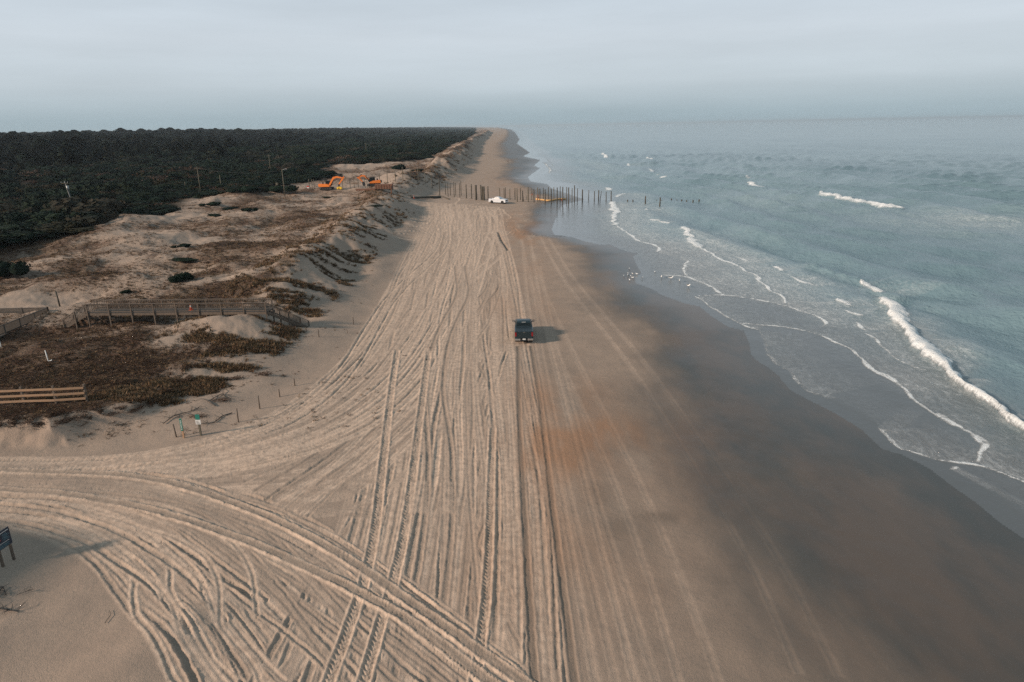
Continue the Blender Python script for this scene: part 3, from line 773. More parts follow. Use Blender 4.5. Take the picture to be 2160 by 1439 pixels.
# pale aerated sheets beyond, drifting foam fields far right
px_f = [gp(1330, 480), gp(1500, 560), gp(2060, 470), gp(1250, 350), gp(1600, 420)]
for (gx, gy), rx, ry, am in zip(px_f, (9, 8, 22, 12, 16), (45, 22, 22, 90, 40), (.55, .5, .75, .5, .25)):
    lace_ = np.clip(lace_ + am * np.exp(-((X - gx) / rx) ** 2 - ((Y - gy) / ry) ** 2), 0, 1)
thin_ = (1 - ss(3, 24, w + 4 * fbm(X, Y, 12, 16, 3))) * .95
thin_ = np.maximum(thin_, (1 - ss(8, 20, w2)) * ss(120, 180, Y) * .6)
lace_ = np.clip(lace_ + .75 * wsamp(WL, X, Y), 0, 1)
fo = np.maximum(wsamp(FM, X, Y), mainf)
# swell lines run roughly along the shore, a little oblique
ph = (X * .93 + Y * .17 + 22 * fbm(X, Y, 110, 5, 3) + 4 * fbm(X, Y, 26, 6, 3))
amp = .85 * ss(2500, 900, DD) * ss(14, 34, w2) * (.35 + .65 * vn(X / 40, Y / 34, 7)) * (1 - .8 * ss(120, 450, w2)) * (1 - .7 * ss(300, 800, DD))
sw = amp * (np.sin(ph * 2 * math.pi / 17) + .0)
sw = sw + .26 * ss(1500, 500, DD) * ss(16, 30, w2) * np.sin((X * .75 + Y * .45 + 5 * fbm(X, Y, 25, 8, 2)) * 2 * math.pi / 7.3) * vn(X / 18, Y / 15, 9)
sw = np.where(sw > 0, sw * (1 + sw * .9), sw)
chop = (.13 * fbm(X, Y * .7, 3.4, 12, 4) + .10 * fbm(X, Y * .5, 8, 17, 3)) * ss(6, 30, w2) * ss(900, 250, DD)
Zs = .012 + .05 * np.clip(w, 0, 1) * .3 + sw + chop + .03 * fbm(X, Y, 2.5, 13, 3) * ss(3, 12, w)
Zs += mainh + wsamp(FHt, X, Y) * (1 + .3 * nz)
# steep dark face of the wave about to break, and the shoulder behind the far breaker
for a, b, wd, hh in ((gp(1705, 566), gp(1822, 597), 2.0, .95), (gp(1860, 622), gp(1900, 632), 1.6, .7), (gp(1690, 404), gp(1915, 448), 3.6, .9), (gp(1575, 490), gp(1665, 520), 2.4, .45),
                     (gp(1930, 470), gp(2120, 500), 3.4, .6), (gp(1270, 372), gp(1330, 383), 4, .6), (gp(1560, 385), gp(1640, 400), 4, .5), (gp(2050, 620), gp(2200, 650), 2.2, .4), (gp(1950, 640), gp(2100, 680), 2.2, .35), (gp(1995, 735), gp(2200, 790), 1.8, .4)):
    a = np.array(a); b = np.array(b); ab = b - a; l2 = ab @ ab
    tt = ((X - a[0]) * ab[0] + (Y - a[1]) * ab[1]) / l2; tc_ = np.clip(tt, 0, 1)
    nx = np.array([ab[1], -ab[0]]) / math.sqrt(l2)
    if nx[0] < 0: nx = -nx
    dd = (X - a[0]) * nx[0] + (Y - a[1]) * nx[1] + 1.2 * fbm(X, Y, 9, 19, 2)
    along = np.exp(-(np.maximum(np.abs(tt - .5) - .4, 0) / .22) ** 2)
    Zs += hh * along * np.where(dd < 0, np.exp(-(dd / (wd * .55)) ** 2), np.exp(-(dd / (wd * 1.8)) ** 2)) * (1 + .25 * nz)
Zs = np.where(w < .3, .012 * ss(-1.5, .3, w) * 0 + .010, Zs)
sea = grid_mesh('sea', X, Y, Zs, keep, dict(foam=fo, thin=thin_, lace=lace_, offshore=ss(0, 60, w), chop=.12 + .88 * ss(1600, 150, DD)), M_SEA)
tag(sea, 'blue green sea with low surf breaking towards the beach', kind='structure')
# ------------------------------------------------------------------ haze over sea and land
hz = MB().box(-30000, 42000, -3000, 60500, -6, 41)
M_HAZE = bpy.data.materials.new('haze'); M_HAZE.use_nodes = True
n = M_HAZE.node_tree.nodes; n.remove(n['Principled BSDF'])
pv = n.new('ShaderNodeVolumePrincipled')
pv.inputs['Color'].default_value = (.76, .89, .98, 1)
pv.inputs['Density'].default_value = HAZE_DENS
pv.inputs['Anisotropy'].default_value = .2
M_HAZE.node_tree.links.new(pv.outputs[0], n['Material Output'].inputs['Volume'])
tag(hz.build('haze', M_HAZE), 'thin pale sea haze lying over the water and the far land', kind='stuff')

# ------------------------------------------------------------------ scattered growth (one object each, made of many small plants)
def scatter(name, pts, scl, rot, idx, srcs, label, squash=None):
    me = bpy.data.meshes.new(name); me.vertices.add(len(pts)); me.vertices.foreach_set('co', np.asarray(pts, np.float32).ravel())
    for k, a, t in (('scl', scl, 'FLOAT_VECTOR'), ('rot', rot, 'FLOAT_VECTOR')):
        at = me.attributes.new(k, t, 'POINT'); at.data.foreach_set('vector', np.asarray(a, np.float32).ravel())
    at = me.attributes.new('kind_index', 'INT', 'POINT'); at.data.foreach_set('value', np.asarray(idx, np.int32))
    o = bpy.data.objects.new(name, me); COL.objects.link(o)
    g = bpy.data.node_groups.new(name + '_growth', 'GeometryNodeTree')
    g.interface.new_socket('Geometry', in_out='INPUT', socket_type='NodeSocketGeometry')
    g.interface.new_socket('Geometry', in_out='OUTPUT', socket_type='NodeSocketGeometry')
    gi = g.nodes.new('NodeGroupInput'); go = g.nodes.new('NodeGroupOutput')
    ip = g.nodes.new('GeometryNodeInstanceOnPoints')
    g.links.new(gi.outputs[0], ip.inputs['Points'])
    gg = g.nodes.new('GeometryNodeGeometryToInstance')
    for s_o in reversed(srcs):
        oi = g.nodes.new('GeometryNodeObjectInfo'); oi.inputs['Object'].default_value = s_o; oi.inputs['As Instance'].default_value = True
        g.links.new(oi.outputs['Geometry'], gg.inputs[0])
    g.links.new(gg.outputs[0], ip.inputs['Instance'])
    ip.inputs['Pick Instance'].default_value = True
    def na(nm, t):
        a = g.nodes.new('GeometryNodeInputNamedAttribute'); a.data_type = t; a.inputs['Name'].default_value = nm; return a.outputs[0]
    g.links.new(na('kind_index', 'INT'), ip.inputs['Instance Index'])
    er = g.nodes.new('FunctionNodeEulerToRotation'); g.links.new(na('rot', 'FLOAT_VECTOR'), er.inputs[0])
    g.links.new(er.outputs[0], ip.inputs['Rotation']); g.links.new(na('scl', 'FLOAT_VECTOR'), ip.inputs['Scale'])
    g.links.new(ip.outputs[0], go.inputs[0])
    md = o.modifiers.new('growth', 'NODES'); md.node_group = g
    tag(o, label, kind='stuff')
    return o
def source(name, me):    # a plant mesh that only the growth modifiers use
    return bpy.data.objects.new(name, me)

def crown_mesh(name, material, n=620, h=.8, seed=0, leaf=.105, core=True, twig=0):
    """a crown of leaf clumps about 2 m across, standing on z = 0"""
    r = np.random.default_rng(seed)
    mb = MB()
    lobes = [(r.normal(0, .38), r.normal(0, .38), r.uniform(.35, .75) * h, r.uniform(.38, .62)) for _ in range(9)]
    V = []; F = []
    for i in range(n):
        lx, ly, lz, lr = lobes[r.integers(len(lobes))]
        d_ = r.normal(size=3); d_ /= np.linalg.norm(d_); d_[2] = abs(d_[2]) * .9 - .12
        q = lr * (r.uniform(.82, 1.06))
        c_ = np.array([lx, ly, lz]) + d_ * q * np.array([1, 1, .62 * h / .8])
        if c_[2] < .02: c_[2] = r.uniform(.02, .25)
        a = r.normal(size=3); a -= a.dot(d_) * d_ * .6; a /= np.linalg.norm(a); b = np.cross(d_, a); b /= np.linalg.norm(b) + 1e-6
        s_ = leaf * r.uniform(.5, 1.4); k = len(V)
        V += [c_ - a * s_, c_ + b * s_ * .7, c_ + a * s_, c_ - b * s_ * .7 + d_ * s_ * .4]; F.append((k, k + 1, k + 2, k + 3))
    mb.add(V, F)
    if core:
        for lx, ly, lz, lr in lobes: mb.ell((lx, ly, lz * .82), (lr * .86, lr * .86, lr * .55 * h / .8), 8, 5)
    mb.tube([(0, 0, -.35), (.03, 0, .2), (0, .03, .4 * h)], [.06, .05, .02], 5)
    for _ in range(twig):
        a = r.uniform(0, 6.28); l_ = r.uniform(.6, 1.1)
        mb.tube([(0, 0, 0), (math.cos(a) * l_ * .5, math.sin(a) * l_ * .5, .35 * h), (math.cos(a + .3) * l_, math.sin(a + .3) * l_, r.uniform(.3, .95) * h)], [.025, .018, .008], 3)
    return mb.mesh(name, material)
CROWNS = [crown_mesh('thicket_crown', M_LEAF, seed=i + 1, h=(.7, .8, .95, .75)[i]) for i in range(4)]
CROWNS += [crown_mesh('bare_crown', M_TWIG, n=260, seed=11, leaf=.06, core=False, twig=26)]
def pine_mesh(seed):
    r = np.random.default_rng(seed); V = []; F = []; mb = MB()
    for i in range(520):
        t = r.uniform(0, 1) ** .8; lay = .35 + .65 * t
        rad = (1.0 - t ** 1.7) * r.uniform(.35, 1) * .85 + .05; a = r.uniform(0, 6.283) + .6 * math.sin(t * 9 + seed)
        c_ = np.array([math.cos(a) * rad, math.sin(a) * rad, 1.0 + 1.7 * t + r.normal(0, .06)])
        u_ = np.array([math.cos(a), math.sin(a), r.uniform(-.2, .5)]); v_ = np.array([-math.sin(a), math.cos(a), r.normal(0, .3)]); s_ = r.uniform(.1, .22); k = len(V)
        V += [c_ - u_ * s_, c_ + v_ * s_, c_ + u_ * s_, c_ - v_ * s_]; F.append((k, k + 1, k + 2, k + 3))
    mb.add(V, F); mb.ell((0, 0, 1.75), (.48, .48, .85), 8, 6)
    mb.tube([(0, 0, -.3), (.04, 0, 1.2), (0, 0, 2.6)], [.09, .06, .02], 5)
    return mb.mesh('pine_crown', M_PINE)
PINES = [pine_mesh(i) for i in range(3)]
srcs = [source('thicket_source', me) for me in CROWNS] + [source('pine_source', me) for me in PINES]

# woodland: positions spread evenly over the land, thinning with distance
def sort_near(P): return P[np.argsort(np.hypot(P[:, 0], P[:, 1]))]
NF = 70000
az = rng.uniform(R(-44), R(2), NF); dd = np.exp(rng.uniform(math.log(95), math.log(9000), NF))
fx, fy = dd * np.sin(az), dd * np.cos(az)
inl = xfor(fy) - fx
gap = fbm(fx, fy, 38, 35, 3)
okf = (inl > 1.5 + 3 * np.abs(fbm(fx, fy, 9, 36, 2))) & (fy > 62) & (inl < 9000)
# clearings: sandy lots and the road beside the poles
for (gx, gy, rx, ry) in [(-84, 250, 10, 5), (-104, 258, 7, 3), (-75, 246, 7, 4), (-94, 390, 9, 14), (-46, 640, 12, 30)]:
    okf &= ((fx - gx) / rx) ** 2 + ((fy - gy) / ry) ** 2 > 1
fx, fy, dd, inl = fx[okf], fy[okf], dd[okf], inl[okf]
size = (2.0 + .0033 * dd) * rng.lognormal(0, .32, len(fx)) * (1 + .5 * fbm(fx, fy, 30, 37, 2))
size = np.clip(size, 1.0, 15)
pine = rng.random(len(fx)) < ss(120, 420, inl) * (.25 + .75 * ss(-.25, .25, fbm(fx, fy, 160, 38, 3))) * ss(260, 420, dd)
kind = rng.integers(0, 4, len(fx))
kind = np.where((rng.random(len(fx)) < .07 + .35 * (fbm(fx, fy, 24, 39, 2) > .25)) & (dd < 500), 4, kind)
kind = np.where(pine, rng.integers(5, 8, len(fx)), kind)
lowfront = ss(0, 22, inl)
hgt = size * np.where(pine, .62, .66) * (.55 + .45 * lowfront) * (1 + .75 * ss(700, 350, dd) * fbm(fx * .7, fy, 22, 33, 3)) * (1 - .35 * ss(500, 1200, dd)) * (1 / (1 + dd * .0006)) 
wd = np.where(pine, size * .85, size)
fz = land(fx, fy, False) - .12 * hgt
P = np.stack([fx, fy, fz], 1)
S = np.stack([wd * rng.uniform(.85, 1.2, len(fx)), wd, hgt * rng.uniform(.8, 1.2, len(fx))], 1)
Rt = np.stack([rng.normal(0, .08, len(fx)), rng.normal(0, .08, len(fx)), rng.uniform(0, 6.28, len(fx))], 1)
order = np.argsort(dd); near_i = order[(px_ := (fx[order] > -200) | True)]
NIND = 285
sel = [i for i in order if (-300 < fx[i] < -40) and dd[i] < 330 and math.degrees(math.atan2(fx[i], fy[i])) > -37.5 and kind[i] != 4][:NIND]
mask = np.ones(len(fx), bool); mask[sel] = False
scatter('woodland', P[mask], S[mask], Rt[mask], kind[mask], srcs, 'dark green coastal thicket and pine woodland stretching to the horizon')
for i in sel:
    o = link_mesh('thicket_tree', (CROWNS + PINES)[kind[i]], loc=P[i])
    o.rotation_euler = Rt[i]; o.scale = S[i]
    tag(o, 'low dark green wind clipped tree in the dense thicket behind the dunes', 'tree', 'thicket trees nearest the dunes')

# grass tufts
def tuft_mesh(name, seed, n=22, h=.55, spread=.28, wdt=.022, lean=.35):
    r = np.random.default_rng(seed); V = []; F = []
    for i in range(n):
        a = r.uniform(0, 6.283); q = r.uniform(0, spread); b = np.array([math.cos(a) * q, math.sin(a) * q, -.03])
        ln = r.uniform(.55, 1.1) * h; dr = np.array([math.cos(a) * r.uniform(.1, 1) * lean + .28 * lean, math.sin(a) * r.uniform(.1, 1) * lean + .12, 1]); dr /= np.linalg.norm(dr)
        sd = np.array([-math.sin(a + r.normal(0, 1)), math.cos(a), 0]) * wdt * r.uniform(.7, 1.6)
        t1 = b + dr * ln * .6; t2 = b + dr * ln + np.array([dr[0], dr[1], -.25]) * ln * .3; k = len(V)
        V += [b - sd, b + sd, t1 + sd * .8, t1 - sd * .8, t2]; F += [(k, k + 1, k + 2, k + 3), (k + 3, k + 2, k + 4)]
    return MB().add(V, F).mesh(name, M_GRASS)
TUFTS = [tuft_mesh('grass_tuft', 1), tuft_mesh('grass_tuft', 2, 30, .42, .36), tuft_mesh('grass_tuft', 3, 16, .75, .2), tuft_mesh('grass_tuft', 4, 34, .26, .5, .03, .7)]
def dead_mesh(seed):
    r = np.random.default_rng(seed); mb = MB()
    for i in range(16):
        a = r.uniform(0, 6.28); l_ = r.uniform(.25, .55)
        mb.tube([(0, 0, -.04), (math.cos(a) * l_ * .6, math.sin(a) * l_ * .6, r.uniform(.08, .3)), (math.cos(a + .4) * l_, math.sin(a + .4) * l_, r.uniform(.05, .45))], [.016, .012, .005], 3, False)
    return mb.mesh('low_scrub', M_TWIG)
SCR = [dead_mesh(5), dead_mesh(6)]
tsrc = [source('tuft_source', me) for me in TUFTS + SCR]
NG = 330000
az = rng.uniform(R(-43), R(-2), NG); dd = CAMZ / np.tan(rng.uniform(R(2.2), R(29), NG))
gx_, gy_ = dd * np.sin(az), dd * np.cos(az)
t_ = toet(gx_, gy_)
cvv = cover(gx_, gy_)
foredune = ss(.5, 3, t_) * (1 - ss(12, 17, t_)) * ss(50, 54, gy_) * ((gy_ > 66) | (t_ < 8))
clump = fbm(gx_, gy_, 3.2, 30, 3)
prob = cvv ** 1.2 * ss(-.45, .35, clump + .4 * cvv) * .68
prob = np.maximum(prob * (1 - .75 * foredune), foredune * ss(.0, .42, fbm(gx_ * .55 + gy_ * .5, gy_ * 1.6 - gx_ * .7, 3.2, 26, 3)) * .62)
prob *= (xfor(gy_) - gx_ < 2) * (gy_ > 47.5) * ~((gx_ > -29.5) & (gx_ < -21) & (gy_ > 72.8) & (gy_ < 79.5))
okg = rng.random(NG) < prob
# keep the walkway's stair clear
gx_, gy_, dd, t_, fd = gx_[okg], gy_[okg], dd[okg], t_[okg], foredune[okg]
gk = rng.integers(0, 4, len(gx_)); br = rng.random(len(gx_))
gk = np.where((fd < .3) & (br < np.where(gy_ < 76, .85, .6)), rng.integers(3, 6, len(gx_)), gk)
gs = (.50 + .0024 * dd) * rng.uniform(.55, 1.35, len(gx_)) * np.where(fd > .4, 1.1, .8)
sz_keep = None
gz = land(gx_, gy_)
scatter('dune_grass', np.stack([gx_, gy_, gz - .02], 1), np.stack([gs * 1.2, gs * 1.2, gs * np.where(fd > .4, .75, .5)], 1),
        np.stack([rng.normal(0, .1, len(gx_)), rng.normal(.1, .1, len(gx_)), rng.uniform(-.6, .9, len(gx_))], 1), gk, tsrc,
        'dry brown and olive dune grass and scrub growing on the sand dunes')
# litter of dry weed and shells on the shaded slope and the upper beach
NL = 9000
lx = rng.uniform(-36, -16, NL); ly = 46 + 190 * rng.random(NL) ** 1.6
t_ = toet(lx, ly)
okl = (rng.random(NL) < np.exp(-((t_ - .5) / 2.6) ** 2) * ss(-.2, .5, fbm(lx, ly, 4, 23, 3)) * .55)
lx, ly = lx[okl], ly[okl]
scatter('beach_litter', np.stack([lx, ly, land(lx, ly)], 1), np.stack([rng.uniform(.15, .6, len(lx))] * 3, 1) * np.array([1, 1, .5]), np.stack([lx * 0, lx * 0, rng.uniform(0, 6.28, len(lx))], 1),
        rng.integers(3, 6, len(lx)), tsrc, 'scraps of dry weed and twigs scattered along the foot of the dunes')

# ------------------------------------------------------------------ single shrubs on the dunes
def shrub(px, py, wpx, hh, label, me=0, name='shrub', stretch=.8):
    p = hit(px, py); w_ = wpx / px_m(p)
    o = link_mesh(name, CROWNS[me], loc=p - Vector((0, 0, .1 * hh)), rz=rng.uniform(0, 6.28) * 0 + (px % 7) * .1)
    o.scale = (w_ * .43, w_ * .43 * stretch, hh); tag(o, label, 'shrub')
    return o
shrub(450, 433, 44, 1.3, 'dark evergreen shrub on the pale sand ridge, highest of the four dark shrubs there', 0)
shrub(487, 442, 40, .9, 'flat spreading dark shrub between two others on the pale sand ridge', 1)
shrub(524, 446, 34, 1.0, 'small rounded dark shrub right of the flat spreading one on the sand ridge', 2)
shrub(455, 456, 34, .8, 'low dark shrub on bare sand below the other ridge shrubs', 3)
shrub(385, 592, 48, 1.5, 'lone round dark green shrub in the middle of the brown dune flat', 1)
shrub(12, 583, 92, 2.6, 'large dark evergreen shrub at the left edge of the dune flat', 2)
shrub(388, 521, 40, .8, 'small dark shrub on the far side of the dune flat, below the sandy hummock', 0)
shrub(267, 618, 22, .6, 'tiny dark shrub in the grass behind the boardwalk', 1)
shrub(385, 549, 84, .5, 'long low mat of dark scrub across the dune flat', 3, stretch=.45)
shrub(440, 555, 40, .4, 'brown scrub mat right of the long dark mat on the dune flat', 4, stretch=.5)
shrub(690, 418, 28, .6, 'small brown shrub on the sand in front of the larger orange digger', 2)
shrub(790, 436, 40, .5, 'thin brown shrub mat on the dune before the rusty steel frame', 3, stretch=.5)
shrub(842, 357, 32, 3.0, 'big rounded dark shrub standing alone beyond the line of poles', 1)
shrub(884, 361, 28, 1.4, 'long low dark shrub on the sand just right of the big rounded one', 0, stretch=.5)
shrub(590, 405, 76, 2.4, 'long dark shrub mound ending at the sandy lot left of the diggers', 2, stretch=.6)
shrub(520, 405, 60, 2.6, 'dense dark shrub mound behind the pale sand ridge', 0)
ep = np.array([(-12, 897), (70, 893), (150, 884), (230, 872), (300, 858), (345, 838), (375, 806), (405, 775), (440, 755), (482, 735)], float)
ep, _ = resample(ep, 17.0)
for k, (ex_, ey_) in enumerate(ep):
    w_ = rng.uniform(20, 62)
    o = shrub(ex_ + rng.uniform(-9, 9), ey_ + rng.uniform(-13, 7), w_, rng.uniform(.22, .7), ('dark ragged bush on the crumbling sand edge below the three rail fence' if ex_ < 190 else 'dark ragged bush on the sand edge between the rail fence and the green signs' if ex_ < 352 else 'dark ragged bush on the sand edge climbing towards the bare hump by the boardwalk'), 4, 'edge_bush', rng.uniform(.4, .7))
    o['group'] = 'bushes along the sand edge ' + ('below the fence' if ex_ < 190 else 'above the signs' if ex_ < 352 else 'near the hump'); o.rotation_euler.z = rng.uniform(0, 6.28)
shrub(560, 792, 50, .6, 'brown grassy bush low on the shaded sand slope above the short marker posts', 4, 'slope_bush', .5)
shrub(500, 800, 46, .5, 'brown grassy bush in the middle of the shaded sand slope', 4, 'slope_bush', .5)
shrub(470, 846, 60, .4, 'thin tangled bush on the shaded slope above the forked branch', 4, 'slope_bush', .5)
shrub(420, 880, 60, .4, 'thin tangled bush on the shaded slope just behind the green and white sign', 4, 'slope_bush', .5)

# ------------------------------------------------------------------ wood and metal
M_WOOD = mat('weathered_wood', (.135, .100, .074), .85, noise=(5, (.075, .060, .048), .9), bump=.01, bscale=30)
M_WOODD = mat('boardwalk_wood', (.085, .070, .057), .85, noise=(4, (.055, .048, .042), .9), bump=.01, bscale=30)
M_WOODN = mat('new_fence_wood', (.38, .225, .13), .8, noise=(4, (.30, .20, .13), .8), bump=.005, bscale=30)
M_PILE = mat('old_piling_wood', (.052, .046, .036), .85, noise=(2.5, (.10, .085, .062), .8), bump=.02, bscale=12)
M_PILEL = mat('pole_wood', (.12, .105, .075), .85, noise=(2.5, (.08, .07, .05), .8), bump=.02, bscale=12)
M_BLACK = mat('black_rubber', (.018, .018, .019), .85, bump=.004, bscale=60)
M_DARKM = mat('dark_steel', (.045, .045, .046), .5, .6)
M_ORANGE = mat('orange_paint', (.78, .20, .02), .45, noise=(2, (.60, .17, .03), .7))
M_YEL = mat('yellow_paint', (.75, .48, .03), .5)
M_GLASS = mat('dark_glass', (.008, .013, .015), .22, spec=.25)
M_WHITEP = mat('white_car_paint', (.60, .61, .63), .35, spec=.4)
M_NAVY = mat('dark_slate_car_paint', (.020, .036, .044), .32, .35, .6, noise=(3, (.026, .042, .048), .5))
M_CHROME = mat('bright_metal', (.62, .62, .62), .25, .9)
M_REDL = mat('red_lamp', (.22, .010, .014), .3)
M_LAMP = mat('clear_lamp', (.55, .58, .6), .15)
M_WHITE = mat('white_plastic', (.62, .62, .60), .5)
M_CONE = mat('orange_plastic', (.75, .10, .03), .55)
M_RUST = mat('rusty_steel', (.20, .095, .055), .9, noise=(1.5, (.13, .065, .045), .9), bump=.03, bscale=6)
M_GREEN = mat('green_sign_paint', (.015, .16, .125), .5)
M_SIGN = mat('navy_sign_board', (.012, .022, .040), .55)
M_BOOM = mat('yellow_float', (.72, .42, .16), .6)

# ------------------------------------------------------------------ boardwalk over the dune
def wbox(mb, a, b, w_, h_): return mb.bar(a, b, w_, h_)
p0 = hit(563, 700)
ZD = 4.05                                                   # deck height
ax, ay = gp(184, 660, ZD); bx, by = gp(563, 657, ZD)
dirv = Vector((bx - ax, by - ay, 0)); LN = dirv.length; dirv.normalize(); RZ = math.atan2(dirv.y, dirv.x)
bw = thing('boardwalk', 'weathered grey timber boardwalk with railings crossing the dunes, stairs at both ends', 'boardwalk', (ax, ay, ZD), RZ)
Mi = Matrix.Rotation(-RZ, 4, 'Z') @ Matrix.Translation(Vector((-ax, -ay, -ZD)))
def gl(x, y): # local point -> ground height, local
    w_ = Matrix.Rotation(RZ, 4, 'Z') @ Vector((x, y, 0)) + Vector((ax, ay, 0)); return float(land(w_.x, w_.y, False)) - ZD
WD = 1.75
mb = MB(); x = 0
while x < LN:
    mb.box(x, x + .135, -.05, WD + .05, -.04 + random.uniform(-.003, .003), 0); x += .148
tag(mb.build('deck_planks', M_WOODD, bw), kind='stuff')
for y in (0.0, WD / 2, WD):
    MB().box(-.02, LN + .02, y - .04 + (.001 if y else 0), y + .04, -.32, -.042).build('deck_beam', M_WOOD if y == 0 else M_WOODD, bw)
nb_ = 8; sp_ = LN / nb_
RH = 1.0
pm = {}
for i in range(nb_ + 1):
    for y in (-.085, WD + .085):
        x = min(max(i * sp_, .07), LN - .07)
        MB().box(x - .055, x + .055, y - .055, y + .055, min(gl(x, y) - .3, -.5), RH - .022).build('post', M_WOOD, bw)
    if gl(i * sp_, 0) < -.8:
        MB().box(i * sp_ - .03 + .1, i * sp_ + .03 + .1, -.15, WD + .15, -.56, -.322).build('cross_beam', M_WOODD, bw)
for y in (-.02, WD + .02):
    MB().box(0, LN, y - .07 - (.06 if y < 0 else -.06), y + .07 - (.06 if y < 0 else -.06), RH - .02, RH + .02).build('handrail', M_WOOD, bw)
    MB().box(0, LN, y - .02, y + .02, RH - .16, RH - .06).build('upper_rail', M_WOOD, bw)
    MB().box(0, LN, y - .02, y + .02, .08, .17).build('lower_rail', M_WOOD, bw)
    for i in range(nb_):
        mb = MB()
        k = int(sp_ / .21)
        for j in range(1, k): 
            x = i * sp_ + j * sp_ / k
            mb.box(x - .014, x + .014, y + (.022 if y < 0 else -.06), y + (.06 if y < 0 else -.022), .05, RH - .05)
        tag(mb.build('baluster_row', M_WOODD, bw), kind='stuff')
def stairs(x0, y0, dx, dy, drop, nst, name='stair'):
    """flight from (x0, y0..) going down along (dx, dy) (local), width WD to the left of travel"""
    L_ = math.hypot(dx, dy); u = Vector((dx, dy, 0)) / L_; sd = Vector((-u.y, u.x, 0))
    o0 = Vector((x0, y0, 0))
    for k in range(nst):
        c_ = o0 + u * (L_ * (k + .5) / nst) + Vector((0, 0, -drop * (k + 1) / (nst + 1)))
        MB().bar(c_, c_ + sd * WD, L_ / nst * .95, .045).build('step', M_WOODD, bw)
    sl = Vector((0, 0, -drop)); e_ = o0 + u * L_ + sl
    for q in (-.05, WD + .05):
        s_ = sd * q
        MB().bar(o0 + s_ + Vector((0, 0, -.12)), e_ + s_ + Vector((0, 0, -.02)), .05, .28).build('stringer', M_WOOD, bw)
        MB().bar(o0 + s_ + Vector((0, 0, RH)), e_ + s_ + Vector((0, 0, RH)), .12, .04).build('handrail', M_WOOD, bw)
        MB().bar(o0 + s_ + Vector((0, 0, .22)), e_ + s_ + Vector((0, 0, .22)), .04, .09).build('lower_rail', M_WOOD, bw)
        for k in (0.5, 1):
            c_ = o0 + s_ * 1.03 + (u * L_ + sl) * k
            MB().box(c_.x - .06, c_.x + .06, c_.y - .06, c_.y + .06, c_.z - 1.0, c_.z + RH).build('post', M_WOOD, bw)
        mb = MB(); n_ = int(L_ / .15)
        for k in range(1, n_):
            c_ = o0 + s_ + (u * L_ + sl) * (k / n_)
            mb.box(c_.x - .018, c_.x + .018, c_.y - .018, c_.y + .018, c_.z + .2, c_.z + RH - .02)
        tag(mb.build('baluster_row', M_WOODD, bw), kind='stuff')
ex, ey = gp(652, 694, .95); ve = Mi @ Vector((ex, ey, .95))
stairs(LN + .02, 0, ve.x - LN, ve.y, -ve.z, 17)
wx, wy = gp(136, 692, 2.35); vw = Mi @ Vector((wx, wy, 2.35))
stairs(-.02, WD, vw.x * 1.0, (vw.y - 0), -vw.z, 9)

# ground level deck left of it
gx0, gy0 = gp(-60, 735, 2.4); gx1, gy1 = gp(104, 668, 2.4); gx2, gy2 = gp(-60, 668, 2.6)
gd = thing('low_deck', 'dark low timber deck with solid railings at the left edge, leading to the boardwalk stairs', 'deck', (gx1, gy1, 2.45))
O = Vector((gx1, gy1, 2.45))
a_ = Vector((gx0, gy0, 2.45)) - O; b_ = Vector((gx2, gy2, 2.45)) - O
MB().prism([(0, 0), (a_.x, a_.y), (a_.x, b_.y), (b_.x, b_.y)], -.12, 0, 'x')
mb = MB(); mb.add([(0, 0, 0), (a_.x, a_.y, 0), (b_.x, b_.y, 0), (0, 0, -.15), (a_.x, a_.y, -.15), (b_.x, b_.y, -.15)], [(0, 2, 1), (3, 4, 5), (0, 1, 4, 3), (1, 2, 5, 4), (2, 0, 3, 5)])
mb.build('deck', M_WOODD, gd)
for tgt, off_y in ((a_, 0), (b_, .02)):
    Lr = tgt.length; u = tgt.normalized()
    MB().bar(Vector((0, off_y, 1.05)), u * Lr + Vector((0, 0, 1.05)), .14, .05).build('handrail', M_WOODD, gd)
    MB().bar(Vector((0, off_y, .15)), u * Lr + Vector((0, 0, .15)), .05, .1).build('lower_rail', M_WOODD, gd)
    n_ = int(Lr / 2.4)
    for k in range(n_ + 1):
        c_ = u * (Lr * k / n_); MB().box(c_.x - .07, c_.x + .07, c_.y - .07, c_.y + .07, -.8, 1.12).build('post', M_WOODD, gd)
    mb = MB(); k = .12
    while k < Lr: c_ = u * k; mb.box(c_.x - .045, c_.x + .045, c_.y - .015, c_.y + .015, .1, 1.03); k += .13
    tag(mb.build('baluster_row', M_WOODD, gd), kind='stuff')

# traffic cone on the boardwalk
def cone(loc, label, s_=1., band=True):
    t = thing('traffic_cone', label, 'traffic cone', loc, s=s_)
    MB().box(-.2, .2, -.2, .2, 0, .05).build('base', M_CONE, t)
    MB().tube([(0, 0, .05), (0, 0, .34)], [.15, .095], 12).build('body', M_CONE, t)
    MB().tube([(0, 0, .34), (0, 0, .52)], [.096, .066], 12).build('band', M_WHITE, t)
    MB().tube([(0, 0, .52), (0, 0, .75)], [.065, .028], 12).build('tip', M_CONE, t)
cx, cy = gp(400, 656, ZD); cone((cx, cy + .4, ZD), 'orange traffic cone with a white band standing on the boardwalk deck', 1.0)
c_ = hit(873, 419); cone(c_, 'orange cone by the long dark log at the foot of the sand mound', 1.3)

